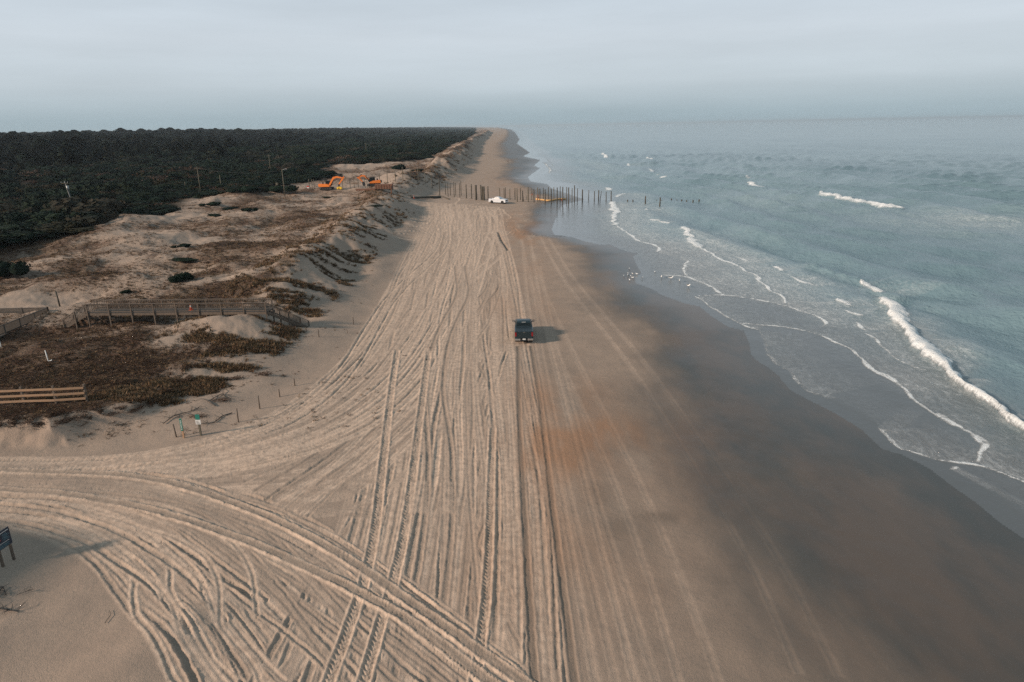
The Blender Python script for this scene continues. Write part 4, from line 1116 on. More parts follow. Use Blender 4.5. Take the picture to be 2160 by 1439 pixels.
# ------------------------------------------------------------------ split rail fence
ft = [hit(*q) for q in ((-14, 856), (52, 853), (119, 851), (184, 847))]
fo_ = thing('rail_fence', 'three rail fence of fresh orange brown boards standing on the brown dune flat', 'fence', ft[0])
for i, p in enumerate(ft):
    q = p - ft[0]; MB().box(q.x - .075, q.x + .075, q.y - .075, q.y + .075, q.z - .4, q.z + 1.5).build('post', M_WOOD, fo_)
for i in range(3):
    for h_ in (.32, .78, 1.24):
        a = ft[i] - ft[0] + Vector((.004 * i, -.12, h_)); b = ft[i + 1] - ft[0] + Vector((.0, -.12, h_ + random.uniform(-.02, .02)))
        MB().bar(a, b, .045, .17).build('rail', M_WOODN, fo_)

# ------------------------------------------------------------------ marker posts and signs near the dune foot
def post(px, py, h_, label, lean=0., w_=.05, grp=None, m_=None):
    p = hit(px, py)
    o = MB().tube([(0, 0, -.3), (lean * .4, 0, h_ * .5), (lean, 0, h_)], [w_, w_ * .95, w_ * .85], 8).build('marker_post', m_ or M_WOOD, loc=p)
    return tag(o, label, 'post', grp)
G = 'marker posts along the foot of the dunes'
post(503, 891, 1.2, 'wooden marker post in bare sand, next one after the green and white sign', .02, .055, G)
post(548, 863, 1.2, 'second wooden marker post after the green and white sign, beside the shaded slope', .02, .055, G)
post(590, 837, .72, 'short wooden marker post, third after the green and white sign', .0, .055, G)
post(622, 814, .72, 'short wooden marker post, farthest of the four in the curve below the shaded slope', .0, .055, G)
post(746, 685, .95, 'slim wooden marker post in open sand beyond the boardwalk stairs', -.02, .05, G)
post(673, 711, .9, 'wooden post right below the foot of the boardwalk stairs', -.03, .055, G)
post(733, 703, .5, 'thin little stake in the sand between the stairs and the slim marker post', -.06, .03, G)
post(701, 536, 1.0, 'thin dark stake standing in the pale blowout between the dunes', 0, .045, G)
post(686, 529, .7, 'shorter dark stake in the pale blowout between the dunes', 0, .04, G)
post(646, 700, .5, 'low stake in the sand beside the lowest boardwalk step', 0, .04, G)
post(126, 645, 1.9, 'tall dark post beside the upper boardwalk stairs', -.12, .10, None, M_PILE)
p = hit(385, 921)
o = MB(); o.tube([(0, 0, -.3), (-.10, 0, 1.05)], [.055, .05], 8); tag(o.build('marker_post', M_WOOD, loc=p + Vector((-.42, -.05, 0))), 'leaning wooden post just left of the narrow green sign', 'post')
t = thing('narrow_sign', 'wooden post with a tall narrow green sign with white markings', 'sign', hit(388, 924))
MB().box(-.06, .06, -.05, .05, -.3, 1.0).build('post', M_WOODN, t)
MB().box(-.085, .085, -.075, -.045, .62, 1.62).build('board', M_GREEN, t)
mb = MB()
for k in range(5): mb.box(-.05 + (k % 2) * .012, .04, -.083, -.0765, .74 + k * .165, .80 + k * .165 + .015 * (k % 2))
mb.build('lettering', M_WHITE, t)
t = thing('beach_sign', 'dark post carrying a green sign above a white notice, at the foot of the dune', 'sign', hit(424, 919))
MB().box(-.06, .06, -.06, .06, -.3, 1.72).build('post', M_PILEL, t)
MB().box(-.16, .16, -.10, -.065, 1.36, 1.78).build('green_board', M_GREEN, t)
MB().box(-.19, .19, -.10, -.065, .98, 1.34).build('white_notice', M_WHITE, t)
mb = MB()
for k in range(3): mb.box(-.13, .13 - .05 * k, -.108, -.102, 1.05 + k * .085, 1.075 + k * .085)
mb.build('lettering', M_DARKM, t)

# information board, lower left
b1 = hit(7, 1196); b2 = hit(30, 1181)
b1.z = max(b1.z, b2.z) ; dv = (b2 - b1); dv.z = 0; RZs = math.atan2(dv.y, dv.x); Ls = dv.length
t = thing('information_board', 'dark navy notice board with pale text lines on two wooden posts, lower left', 'sign', b1, RZs)
for x in (0, Ls): MB().box(x - .055, x + .055, -.05, .05, -.4, 1.95).build('post', M_WOOD, t)
MB().box(-.16, Ls + .1, -.09, -.052, 1.0, 2.0).build('board', M_SIGN, t)
mb = MB(); Wd = Ls + .26
def tx(x0, x1, z0, z1): mb.box(-.16 + x0 * Wd, -.16 + x1 * Wd, -.097, -.092, z0, z1)
tx(.10, .92, 1.86, 1.895); tx(.18, .85, 1.30, 1.32)
mb.build('heading_line', M_WHITE, t)
M_TXT = mat('faint_sign_text', (.12, .24, .28), .6)
mb = MB()
for k in range(6): tx(.48, .93 - .07 * (k % 3), 1.42 + k * .066, 1.436 + k * .066)
for k in range(4): tx(.16, .86 - .1 * (k % 2), 1.06 + k * .055, 1.074 + k * .055)
mb.build('text_block', M_TXT, t)
def disc(nm, cx_, cz_, r_, m_, y0=-.098):
    MB().tube([(cx_, -.092, cz_), (cx_, y0, cz_)], r_, 14).build(nm, m_, t)
M_DRED = mat('dull_red_paint', (.16, .045, .05), .6)
disc('symbol_disc', -.16 + .24 * Wd, 1.66, .085, M_DRED); disc('symbol_disc', -.16 + .30 * Wd, 1.52, .07, M_DRED)
disc('symbol_mark', -.16 + .24 * Wd, 1.68, .03, M_WHITE, -.102); disc('symbol_mark', -.16 + .18 * Wd, 1.46, .05, M_WHITE, -.102)

# white pipe and stake on the flat
p = hit(103, 767) + Vector((0, 0, .22))
mb = MB().tube([(-.14, .1, 1.05), (0, 0, .08), (.02, 0, .04), (.30, .05, .06), (.31, .05, .14)], .045, 8)
tag(mb.build('white_pipe', M_WHITE, loc=p), 'white L shaped plastic pipe sticking up from the brown dune flat', 'pipe')
p = hit(4, 736); tag(MB().tube([(0, 0, -.2), (-.06, 0, .9)], .04, 8).build('white_stake', M_WHITE, loc=p), 'white stake at the left edge in front of the low deck', 'stake')

# ------------------------------------------------------------------ pickup trucks
def wheel(par, x, y, r_=.45, w_=.30):
    s_ = 1 if x > 0 else -1
    mb = MB(); prof = [(r_ * .62, -w_ / 2), (r_ * .93, -w_ / 2), (r_, -w_ * .34), (r_, w_ * .34), (r_ * .93, w_ / 2), (r_ * .62, w_ / 2)]
    n_ = 24; V = []; F = []
    for i in range(n_):
        a = 2 * math.pi * i / n_
        for rr, ww in prof: V.append((x + ww, y + rr * math.cos(a), r_ + rr * math.sin(a)))
    k = len(prof)
    F = [(i * k + j, i * k + (j + 1) % k, ((i + 1) % n_) * k + (j + 1) % k, ((i + 1) % n_) * k + j) for i in range(n_) for j in range(k)]
    mb.add(V, F, True)
    wh = mb.build('wheel', M_BLACK, par)
    mb = MB().tube([(x - w_ * .3, y, r_), (x + w_ * .3, y, r_)], r_ * .6, 16)
    for q in range(6):
        a = q * math.pi / 3; mb.bar((x + s_ * w_ * .34, y, r_), (x + s_ * w_ * .34, y + math.cos(a) * r_ * .56, r_ + math.sin(a) * r_ * .56), .07, .03, (1, 0, 0))
    mb.build('rim', M_DARKM, wh)
def pickup(name, label, loc, rz, paint, cover_):
    t = thing(name, label, 'pickup truck', loc, rz)
    # nose points to +y
    def arch(yc, z0=.42, r_=.53, n_=8): return [(yc + r_ * math.cos(a), z0 + r_ * math.sin(a)) for a in [math.pi * k / n_ for k in range(n_ + 1)]]
    under = [(2.72, .38)] + [(1.88 + .53, .40)] + arch(1.88)[0:] + [(1.35, .36), (-1.25, .36)] + arch(-1.78)[0:] + [(-2.31, .45), (-2.80, .55)]
    top = [(-2.88, .62), (-2.90, 1.0), (-1.0, 1.0), (-1.0, 1.40), (1.30, 1.38), (1.75, 1.35), (2.60, 1.27), (2.82, 1.17), (2.89, .95), (2.85, .50)]
    prof = under + top
    MB().prism(prof, -.96, .96, 'x').build('body', paint, t, bevel=.045, seg=2)
    mb = MB()
    for s_ in (-1, 1):   # bed sides, inside edge open above the bed floor
        mb.box(*((.90, 1.0) if s_ > 0 else (-1.0, -.90)), -2.88, -1.02, .98, 1.43)
    mb.build('bed_side', paint, t, bevel=.02)
    MB().box(-.90, .90, -2.93, -2.84, .68, 1.43).build('tailgate', paint, t, bevel=.02)
    MB().box(-.42, .42, -2.945, -2.93, 1.08, 1.26).build('tailgate_recess', paint, t, bevel=.005)
    MB().box(-.11, .11, -2.955, -2.935, 1.36, 1.39).build('tailgate_handle', M_CHROME if cover_ else M_BLACK, t)
    if cover_:
        tn = MB().box(-.905, .905, -2.86, -1.0, 1.41, 1.445).build('bed_cover', mat('bed_cover_vinyl', (.014, .026, .034), .55), t, bevel=.01)
        for y in (-2.25, -1.62): MB().box(-.90, .90, y - .012, y + .012, 1.446, 1.454).build('cover_seam', M_BLACK, tn)
    else:
        MB().box(-.88, .88, -2.82, -1.04, 1.002, 1.03).build('bed_liner', M_BLACK, t)
    # cab
    cb = []
    for z, y0, y1, hx in ((1.39, -.99, 1.30, .94), (1.46, -.98, 1.18, .92), (1.88, -.82, .58, .77), (1.97, -.70, .42, .68)):
        cb += [(-hx, y0, z), (hx, y0, z), (hx, y1, z), (-hx, y1, z)]
    F = [(0, 3, 2, 1), (12, 13, 14, 15)] + [(k * 4 + i, k * 4 + (i + 1) % 4, (k + 1) * 4 + (i + 1) % 4, (k + 1) * 4 + i) for k in range(3) for i in range(4)]
    MB().add(cb, F).build('cab', paint, t, bevel=.04, seg=2)
    def pane(nm, pts, off_, par=t, m_=M_GLASS):
        P_ = [Vector(p) for p in pts]; nn = (P_[1] - P_[0]).cross(P_[2] - P_[0]).normalized()
        k = len(P_); V = [p + nn * off_ for p in P_] + [p - nn * .01 for p in P_]
        F = [tuple(range(k)), tuple(range(k, 2 * k))[::-1]] + [(i, (i + 1) % k, k + (i + 1) % k, k + i) for i in range(k)]
        return MB().add(V, F).build(nm, m_, par)
    def lin(a, b, q): return a + (b - a) * q
    def sidept(y, q, s_): return (s_ * lin(.92, .77, q), y, lin(1.46, 1.88, q))
    def edge(q): return lin(-.98, -.82, q), lin(1.18, .58, q)
    for s_ in (-1, 1):
        o_ = .012 * 1
        r0, f0 = edge(.05); r1, f1 = edge(.88)
        A_ = [sidept(r0 + .18, .05, s_), sidept(.10, .05, s_), sidept(.10, .88, s_), sidept(r1 + .14, .88, s_)]
        B_ = [sidept(.20, .05, s_), sidept(f0 - .12, .05, s_), sidept(f1 - .08, .88, s_), sidept(.20, .88, s_)]
        for q_ in (A_, B_): pane('side_window', q_ if s_ > 0 else q_[::-1], o_)
        for y0, y1 in ((-.88, .12), (.16, 1.22)):
            dr = MB().box(*((.957, .968) if s_ > 0 else (-.968, -.957)), y0, y1, .50, 1.38).build('door', paint, t)
            MB().box(*((.969, .985) if s_ > 0 else (-.985, -.969)), y0 + .06, y0 + .22, 1.22, 1.26).build('handle', paint, dr)
        mr_ = MB().box(s_ * 1.02 - .12 + s_ * .1, s_ * 1.02 + .12 + s_ * .1, .92, 1.03, 1.42, 1.66).build('mirror', paint if not cover_ else M_BLACK, t, bevel=.02)
        MB().box(s_ * 1.12 - .09, s_ * 1.12 + .09, .905, .918, 1.44, 1.64).build('mirror_glass', M_CHROME, mr_)
        MB().box(min(s_ * .90, s_ * 1.06), max(s_ * .90, s_ * 1.06), .95, 1.0, 1.44, 1.49).build('mirror_arm', M_BLACK, mr_)
        MB().box(*((.80, .985) if s_ > 0 else (-.985, -.80)), -2.95, -2.90, .92, 1.36).build('tail_lamp', M_REDL, t, bevel=.01)
        MB().box(*((.58, .95) if s_ > 0 else (-.95, -.58)), 2.80, 2.91, 1.0, 1.16).build('headlight', M_LAMP, t, bevel=.01)
        MB().box(*((.40, .98) if s_ > 0 else (-.98, -.40)), -3.08, -2.90, .48, .68).build('bumper_corner', M_CHROME if cover_ else paint, t, bevel=.02)
    q0, q1 = .10, .90
    pane('rear_window', [(-lin(.92, .77, q0) + .12, lin(-.98, -.82, q0), lin(1.46, 1.88, q0)), (-lin(.92, .77, q1) + .10, lin(-.98, -.82, q1), lin(1.46, 1.88, q1)),
                         (lin(.92, .77, q1) - .10, lin(-.98, -.82, q1), lin(1.46, 1.88, q1)), (lin(.92, .77, q0) - .12, lin(-.98, -.82, q0), lin(1.46, 1.88, q0))][::-1], .012)
    pane('windscreen', [(-lin(.92, .77, .06) + .06, lin(1.18, .58, .06), lin(1.46, 1.88, .06)), (lin(.92, .77, .06) - .06, lin(1.18, .58, .06), lin(1.46, 1.88, .06)),
                        (lin(.92, .77, .95) - .06, lin(1.18, .58, .95), lin(1.46, 1.88, .95)), (-lin(.92, .77, .95) + .06, lin(1.18, .58, .95), lin(1.46, 1.88, .95))][::-1], -.012)
    MB().box(-.22, .22, -.835, -.79, 1.895, 1.925).build('brake_lamp', M_WHITE if cover_ else M_REDL, t)
    MB().box(-.42, .42, -3.04, -2.90, .47, .60).build('rear_bumper', M_BLACK, t, bevel=.015)
    MB().box(-.16, .16, -3.055, -3.045, .56, .70).build('number_plate', M_WHITE, t)
    MB().box(-.56, .56, 2.86, 2.92, .78, 1.17).build('grille', M_DARKM, t, bevel=.01)
    for z in (.86, .96, 1.06): MB().box(-.54, .54, 2.915, 2.93, z - .012, z + .012).build('grille_bar', M_CHROME, t)
    MB().box(-.97, .97, 2.80, 3.0, .44, .68).build('front_bumper', paint if not cover_ else M_CHROME, t, bevel=.03)
    MB().box(-.60, .60, -2.5, 2.5, .28, .40).build('underframe', M_BLACK, t)
    for x in (-.84, .84):
        for y in (1.88, -1.78): wheel(t, x, y)
    return t
tp = hit(1106.5, 727)
pickup('pickup_truck', 'dark slate pickup truck driving away along the open beach, its bed covered', (tp.x - .02, tp.y + 3.0, float(land(tp.x, tp.y + 2, False)) - .01), R(-.5), M_NAVY, True)
tw = hit(1054, 430)
pickup('pickup_truck', 'white crew cab pickup truck parked on the sand beside the pilings', (tw.x - .4, tw.y + 1.2, float(land(tw.x, tw.y, False)) + .02), R(-118), M_WHITEP, False)

# ------------------------------------------------------------------ diggers
def beam(mb, pts, hts, w_):   # bent arm in the x-z plane: centre line with height at each point
    n_ = len(pts); up_, lo = [], []
    for i, (p, h_) in enumerate(zip(pts, hts)):
        a = Vector(pts[max(i - 1, 0)]); b = Vector(pts[min(i + 1, n_ - 1)]); d_ = (b - a).normalized(); nn = Vector((-d_.y, d_.x))
        up_.append(Vector(p) + nn * h_ / 2); lo.append(Vector(p) - nn * h_ / 2)
    prof = [(q.x, q.y) for q in up_ + lo[::-1]]
    return mb.prism(prof, -w_ / 2, w_ / 2, 'y')
def digger(name, label, loc, rz, s_, style):
    t = thing(name, label, 'excavator', loc, rz, s=s_)
    # arm reaches to +x
    for y in (-1.15, 1.15):
        n_ = 8; prof = [(1.75 + .43 * math.sin(a), .45 - .43 * math.cos(a)) for a in [math.pi * k / n_ for k in range(n_ + 1)]] + [(-1.75 - .43 * math.sin(a), .45 + .43 * math.cos(a)) for a in [math.pi * k / n_ for k in range(n_ + 1)]]
        tr = MB().prism(prof, y - .28, y + .28, 'y').build('track', M_BLACK, t, bevel=.02)
        mb = MB()
        for k in range(-6, 7): mb.box(k * .3 - .04, k * .3 + .04, y - .30, y + .30, .885, .915); mb.box(k * .3 - .04, k * .3 + .04, y - .30, y + .30, -.01, .02)
        tag(mb.build('track_pad', M_DARKM, tr), kind='stuff')
        for k in (-1.7, -.85, 0, .85, 1.7): MB().tube([(k, y - .31, .45), (k, y + .31, .45)], .26 if abs(k) > 1 else .16, 10).build('track_wheel', M_DARKM, tr)
    MB().box(-1.2, 1.2, -.85, .85, .35, .80).build('undercarriage', M_DARKM, t)
    MB().tube([(0, 0, .8), (0, 0, 1.02)], .7, 16).build('turntable', M_DARKM, t)
    MB().prism([(-2.35, 1.15), (-2.2, 1.02), (1.35, 1.02), (1.35, 1.55), (.3, 1.95), (-2.2, 2.05), (-2.4, 1.8)], -1.25, 1.25, 'y').build('engine_housing', M_ORANGE, t, bevel=.06)
    MB().box(-2.62, -2.0, -1.2, 1.2, 1.12, 1.98).build('counterweight', M_ORANGE if style else M_DARKM, t, bevel=.12)
    cb = MB().prism([(-.45, 1.5), (1.5, 1.5), (1.62, 1.9), (1.2, 2.95), (-.4, 3.0)], .28, 1.22, 'y').build('cab', M_GLASS, t, bevel=.04)
    for y in (.30, 1.20):
        mb = MB()
        for a, b in (((-.45, 1.5), (-.4, 3.0)), ((-.4, 3.0), (1.2, 2.95)), ((1.2, 2.95), (1.62, 1.9)), ((.5, 1.5), (.45, 3.0)), ((-.45, 1.52), (1.5, 1.52))): mb.bar((a[0], y, a[1]), (b[0], y, b[1]), .06, .06)
        mb.build('cab_frame', M_DARKM, cb)
    MB().box(-1.4, -.9, -.5, -.3, 2.0, 2.5).build('exhaust', M_DARKM, t)
    if style:
        bp = [(1.0, 1.5), (1.9, 2.9), (2.7, 3.95), (3.9, 4.25), (5.9, 3.85)]; bh = [.55, .6, .75, .6, .35]
        sp2 = [(6.35, 4.35), (5.75, 3.55), (4.35, 1.75)]; sh = [.3, .6, .35]; tip = (4.3, 1.7)
    else:
        bp = [(1.0, 1.5), (1.9, 2.4), (2.9, 3.4), (3.8, 3.6), (5.0, 2.95)]; bh = [.5, .5, .6, .5, .35]
        sp2 = [(5.5, 3.05), (4.9, 2.8), (3.7, 1.5)]; sh = [.3, .5, .3]; tip = (3.65, 1.4)
    bo = beam(MB(), bp, bh, .42).build('boom', M_ORANGE, t, bevel=.03)
    stk = beam(MB(), sp2, sh, .34).build('stick', M_ORANGE, t, bevel=.03)
    MB().tube([(1.5, -.32, 1.35), (2.7, -.32, 3.4)], [.1, .07], 8).build('lift_cylinder', M_DARKM, bo)
    MB().tube([(1.5, .32, 1.35), (2.7, .32, 3.4)], [.1, .07], 8).build('lift_cylinder', M_DARKM, bo)
    MB().tube([(bp[3][0], 0, bp[3][1] + .38), (sp2[0][0], 0, sp2[0][1])], [.1, .06], 8).build('stick_cylinder', M_DARKM, stk)
    if style:
        tl = MB().box(tip[0] - .25, tip[0] + .25, -.3, .3, .9, tip[1] + .1).build('grab_mount', M_DARKM, t, bevel=.03)
        MB().prism([(tip[0] - .75, .15), (tip[0] + .95, .1), (tip[0] + 1.0, .75), (tip[0] + .4, 1.0), (tip[0] - .2, .95), (tip[0] - .8, .7)], -.4, .4, 'y').build('grab', M_YEL, t, bevel=.05)
        MB().box(tip[0] - .12, tip[0] + .15, -.43, .43, .12, .7).build('grab_jaw', M_DARKM, t)
    else:
        MB().prism([(tip[0] - .35, tip[1] + .2), (tip[0] + .35, tip[1]), (tip[0] + .1, .25), (tip[0] - .45, .15), (tip[0] - .75, .6)], -.45, .45, 'y').build('bucket', M_DARKM, t, bevel=.04)
    return t
e1 = hit(690, 400); sca = px_m(e1)
digger('excavator', 'larger orange tracked excavator with raised boom and a yellow grab, on the sand at left', (e1.x, e1.y, e1.z - .05), R(-4), 26.5 / sca / 4.35, 1)
e2 = hit(784, 398.5); sca = px_m(e2)
digger('excavator', 'smaller orange tracked excavator with dark cab, standing behind the rusty steel frame', (e2.x, e2.y + 4.5, e2.z + .45), R(180 + 6), 21.5 / sca / 3.4, 0)
p = hit(788, 402); m_ = 1 / px_m(p)
t = thing('steel_frame', 'long rusty brown steel trough lying on the sand in front of the smaller excavator', 'steel trough', p, R(3))
MB().box(-37 * m_, 3 * m_, 0, 2.2, 0, .5).build('low_section', M_RUST, t, bevel=.03)
MB().box(3 * m_ + .003, 40 * m_, 0, 2.2, .35, 1.75).build('side_panel', M_RUST, t, bevel=.03)
for k in range(7): MB().box((5 + k * 5.6) * m_, (5 + k * 5.6) * m_ + .12, -.06, -.001, .35, 1.72).build('rib', M_RUST, t)
MB().box(36 * m_, 36 * m_ + .3, -.3, 0 - .065, -1.2, 1.3).build('leg', M_RUST, t)

# ------------------------------------------------------------------ pilings and poles (survey pixels: x, base y, top y)
def pile(px, by, ty, rad, m_, label, grp, lean=0., water=False):
    p = hit(px, by) if not water else Vector((*gp(px, by, 0.02), 0.02))
    h_ = (by - ty) / px_m(p) / math.cos(R(8))
    r_ = random.Random(int(px * 7)); n_ = 6
    pts = [(lean * h_ * k / n_ + r_.uniform(-.03, .03), r_.uniform(-.03, .03), -1.0 + (h_ + 1.0) * k / n_) for k in range(n_ + 1)]
    o = MB().tube(pts, [rad * r_.uniform(.92, 1.08) * (1 - .12 * k / n_) for k in range(n_ + 1)], 9).build('piling', m_, loc=p)
    return tag(o, label, 'piling', grp)
ORD = ['first', 'second', 'third', 'fourth', 'fifth', 'sixth', 'seventh', 'eighth', 'ninth', 'tenth', 'eleventh', 'twelfth', 'thirteenth', 'fourteenth', 'fifteenth', 'sixteenth', 'seventeenth', 'eighteenth', 'nineteenth', 'twentieth', 'twenty-first', 'twenty-second', 'twenty-third', 'twenty-fourth', 'twenty-fifth', 'twenty-sixth']
def zc(l): return [(1000 + a / 9, 360 + c_ / 9, 360 + b / 9) for a, b, c_ in l]
front = zc([(817,340,595),(925,385,590),(1028,320,592),(1137,355,600),(1210,330,600),(1250,350,602),(1350,365,615),(1465,350,622),(1577,330,628),(1683,320,632),(1795,330,640)])
back = zc([(488,335,505),(572,340,525),(597,325,525),(680,350,560),(778,340,555),(882,335,557),(1095,340,557),(1315,330,550),(1410,320,550),(1515,320,550),(1635,310,575),(1757,320,580),(1860,340,580)])
for i, (x, b_, t_) in enumerate(front): pile(x, b_, t_, .17, M_PILEL if i in (0, 2, 4) else M_PILE, f'tall brown piling in the front row, {ORD[i]} to the right of the white truck', 'front row of pilings right of the white truck')
for i, (x, b_, t_) in enumerate(back): pile(x, b_, t_, .13, M_PILE if i % 3 else M_PILEL, f'slimmer piling in the back row, {ORD[i]} counted from the white truck towards the sea', 'back row of pilings right of the white truck')
pile(1104.9, 425, 411.7, .12, M_PILE, 'short broken piling leaning beside the second front row piling', None, -.15)
pile(1111, 421, 412.2, .08, M_PILE, 'very short thin piling stump behind the front row', None)
thick = [(1004.5, 422, 391.5, .36), (1015, 422, 391, .2), (1018.2, 422.5, 394.3, .3), (1021.2, 422.8, 394.3, .3), (1029.8, 422, 394, .15)]
for (x, b_, t_, r_), lb in zip(thick, ['thick double piling, first of the heavy ones left of the white truck', 'medium piling just left of the pair of heavy dark pilings', 'left heavy dark piling of the close pair', 'right heavy dark piling of the close pair', 'single slim piling directly left of the white truck']):
    pile(x, b_, t_, r_, M_PILE, lb, 'pilings left of the white truck')
swl = [(1211.7,427,392.2,.16),(1217.8,427,398.3,.12),(1228.3,427,400.5,.2),(1241.7,422,401.7,.12),(1253.7,425.5,403.5,.14),(1262.7,424.5,402.3,.17),(1278.4,425.7,405.3,.14),(1289,425.7,404,.16)]
for i, (x, b_, t_, r_) in enumerate(swl): pile(x, b_, t_, r_, M_PILE, f'dark piling standing in the shallow water, {ORD[i]} from the beach end', 'pilings standing in the shallow water', 0, x > 1225)
pile(1264.8, 424.5, 404, .1, M_PILE, 'thin leaning piling propped against its neighbour in the shallows', None, .16, True)
stubs = [(1323.8,425.2,421.5,.2),(1335,425.7,421.5,.2),(1361.2,429,414.3,.2),(1384.9,424.7,422,.22),(1391.8,436,417.3,.2),(1395.7,425.7,422,.2),(1405.4,423.8,422.2,.2),(1416.2,425.2,419.1,.22),(1427.6,424,421.5,.22),(1437.9,424.7,421,.22),(1448.7,423.6,422.2,.2),(1461.9,423.5,422.1,.2),(1474.6,422.8,421,.22)]
for i, (x, b_, t_, r_) in enumerate(stubs): pile(x, b_, t_, r_, M_PILE, (f'dark piling stub out in the sea, {ORD[i]} from the shore in its line' if i not in (2, 4) else ['taller dark piling rising from the sea, nearer the shore', 'tallest dark piling out in the sea, set in front of the stubs'][i // 4]), 'pilings out in the sea', 0, True)
def zl(l): return [(740 + a / 7.714, 330 + c_ / 7.714, 330 + b / 7.714) for a, b, c_ in l]
left = zl([(475,285,472),(600,260,438),(730,210,423),(850,180,388),(972,165,393),(1100,205,398),(1213,270,450),(1325,305,518),(1447,365,635),(1543,430,625),(1583,440,658),(1622,440,635),(1682,425,665),(1707,440,640),(1775,440,668),(1797,415,640),(1882,465,683),(1968,460,690)])
for i, (x, b_, t_) in enumerate(left):
    pile(x, b_, t_, .17 if i in (7, 8, 16, 17) else .12, M_PILEL if i < 7 else M_PILE, f'tall {"pale" if i < 7 else "dark"} pole in the line over the sand mound, {ORD[i]} from the small excavator', 'poles over the sand mound')
lowl = [(653.3,400,378),(659,400,379),(663,398,379),(723.3,397.5,377),(739.3,398.5,378.5),(747.5,395.8,380),(756,395.5,378),(774.8,396,376),(770.5,397,373)]
for i, (x, b_, t_) in enumerate(lowl): pile(x, b_, t_, .10, M_PILEL, f'slim pale pole near the excavators, {ORD[i]} from the left', 'slim pale poles near the excavators')
# driftwood log, branches, boom
p = hit(905, 420); q = hit(962, 423)
def log(name, label, a, b, r0, r1, cat='log', bend=.2):
    v = b - a; n_ = 7; rr = random.Random(3)
    pts = [v * (k / n_) + Vector((rr.uniform(-bend, bend), rr.uniform(-bend, bend), r0 * .6 + rr.uniform(-.05, .12))) for k in range(n_ + 1)]
    return tag(MB().tube(pts, [r0 + (r1 - r0) * k / n_ for k in range(n_ + 1)], 8).build(name, M_PILE, loc=a), label, cat)
log('driftwood_log', 'long dark log lying along the foot of the sand mound', hit(868, 418), hit(930, 417.5), .3, .42)
log('driftwood_log', 'thinner grey log running from the sand mound towards the pilings', hit(925, 412), hit(948, 421), .14, .2)
def branch(label, pts, r0, n_=7, sp_=1.2):
    P0 = hit(*pts[0]); Q = [hit(*q) - P0 + Vector((0, 0, .08)) for q in pts]
    mb = MB().tube(Q, [r0 * (1 - .6 * k / len(Q)) for k in range(len(Q))], 5)
    rr = random.Random(int(pts[0][0]))
    for k in range(n_):
        i = rr.randrange(len(Q) - 1); a = Q[i].lerp(Q[i + 1], rr.random()); an = rr.uniform(0, 6.28); l_ = rr.uniform(.3, sp_)
        mb.tube([a, a + Vector((math.cos(an) * l_ * .5, math.sin(an) * l_ * .5, .15)), a + Vector((math.cos(an + .3) * l_, math.sin(an + .3) * l_, rr.uniform(-.02, .35)))], [r0 * .5, r0 * .35, r0 * .15], 4)
    return tag(mb.build('dead_branch', mat('dead_wood', (.06, .055, .05), .9), loc=P0), label, 'branch')
branch('dead forked branch on the shaded slope above the marker posts', [(490, 873), (470, 879), (452, 893), (425, 896)], .05, 9)
branch('tangle of thin dead branches on the shaded slope left of the forked branch', [(455, 858), (440, 848), (468, 832), (480, 842)], .04, 16, 1.8)
branch('dead branches lying on the sand at the lower left edge', [(-10, 1284), (22, 1290), (40, 1292)], .035, 14, 1.0)
branch('dark dead twigs on the sand just below the notice board', [(-12, 1262), (8, 1240), (14, 1258)], .03, 16, .8)
branch('thin curved twig on smooth sand in the lower left', [(222, 1317), (234, 1300), (231, 1290)], .016, 0)
branch('small scatter of twigs on the sand below the notice board', [(35, 1258), (52, 1252), (72, 1246)], .014, 9, .35)
branch('dead branches half buried on the slope behind the narrow green sign', [(345, 895), (365, 880), (400, 870), (420, 862)], .04, 14, 1.5)
bp = [hit(*q) for q in [(1131, 421.5), (1141, 422.8), (1155, 424.5), (1164, 424), (1173, 422), (1184, 421.2), (1193, 421)]]
mb = MB().tube([q - bp[0] + Vector((0, 0, .22)) for q in bp], .24, 8)
tag(mb.build('float_boom', M_BOOM, loc=bp[0]), 'long bent yellow orange float lying on the sand among the pilings', 'float')
for (x, y, ty), lb in (((1134.5, 422, 411), 'torn red orange netting wrapped round a back row piling'), ((1186, 423.5, 419.5), 'scrap of red netting at the sea end of the yellow float'), ((1122, 412, 407.5), 'small patch of orange netting hanging high on a piling')):
    p = hit(x, y); s_ = px_m(p); h_ = (y - ty) / s_; rr = random.Random(int(x))
    V = []; F = []; n_ = 6
    for k in range(n_ + 1):
        for j in range(5): a = j / 4 * 3.2; V.append((math.cos(a) * (.22 + rr.uniform(-.05, .05)), -abs(math.sin(a)) * .24, h_ * k / n_))
    F = [(k * 5 + j, k * 5 + j + 1, k * 5 + j + 6, k * 5 + j + 5) for k in range(n_) for j in range(4)]
    tag(MB().add(V, F).build('safety_netting', M_CONE, loc=p), lb, 'netting')

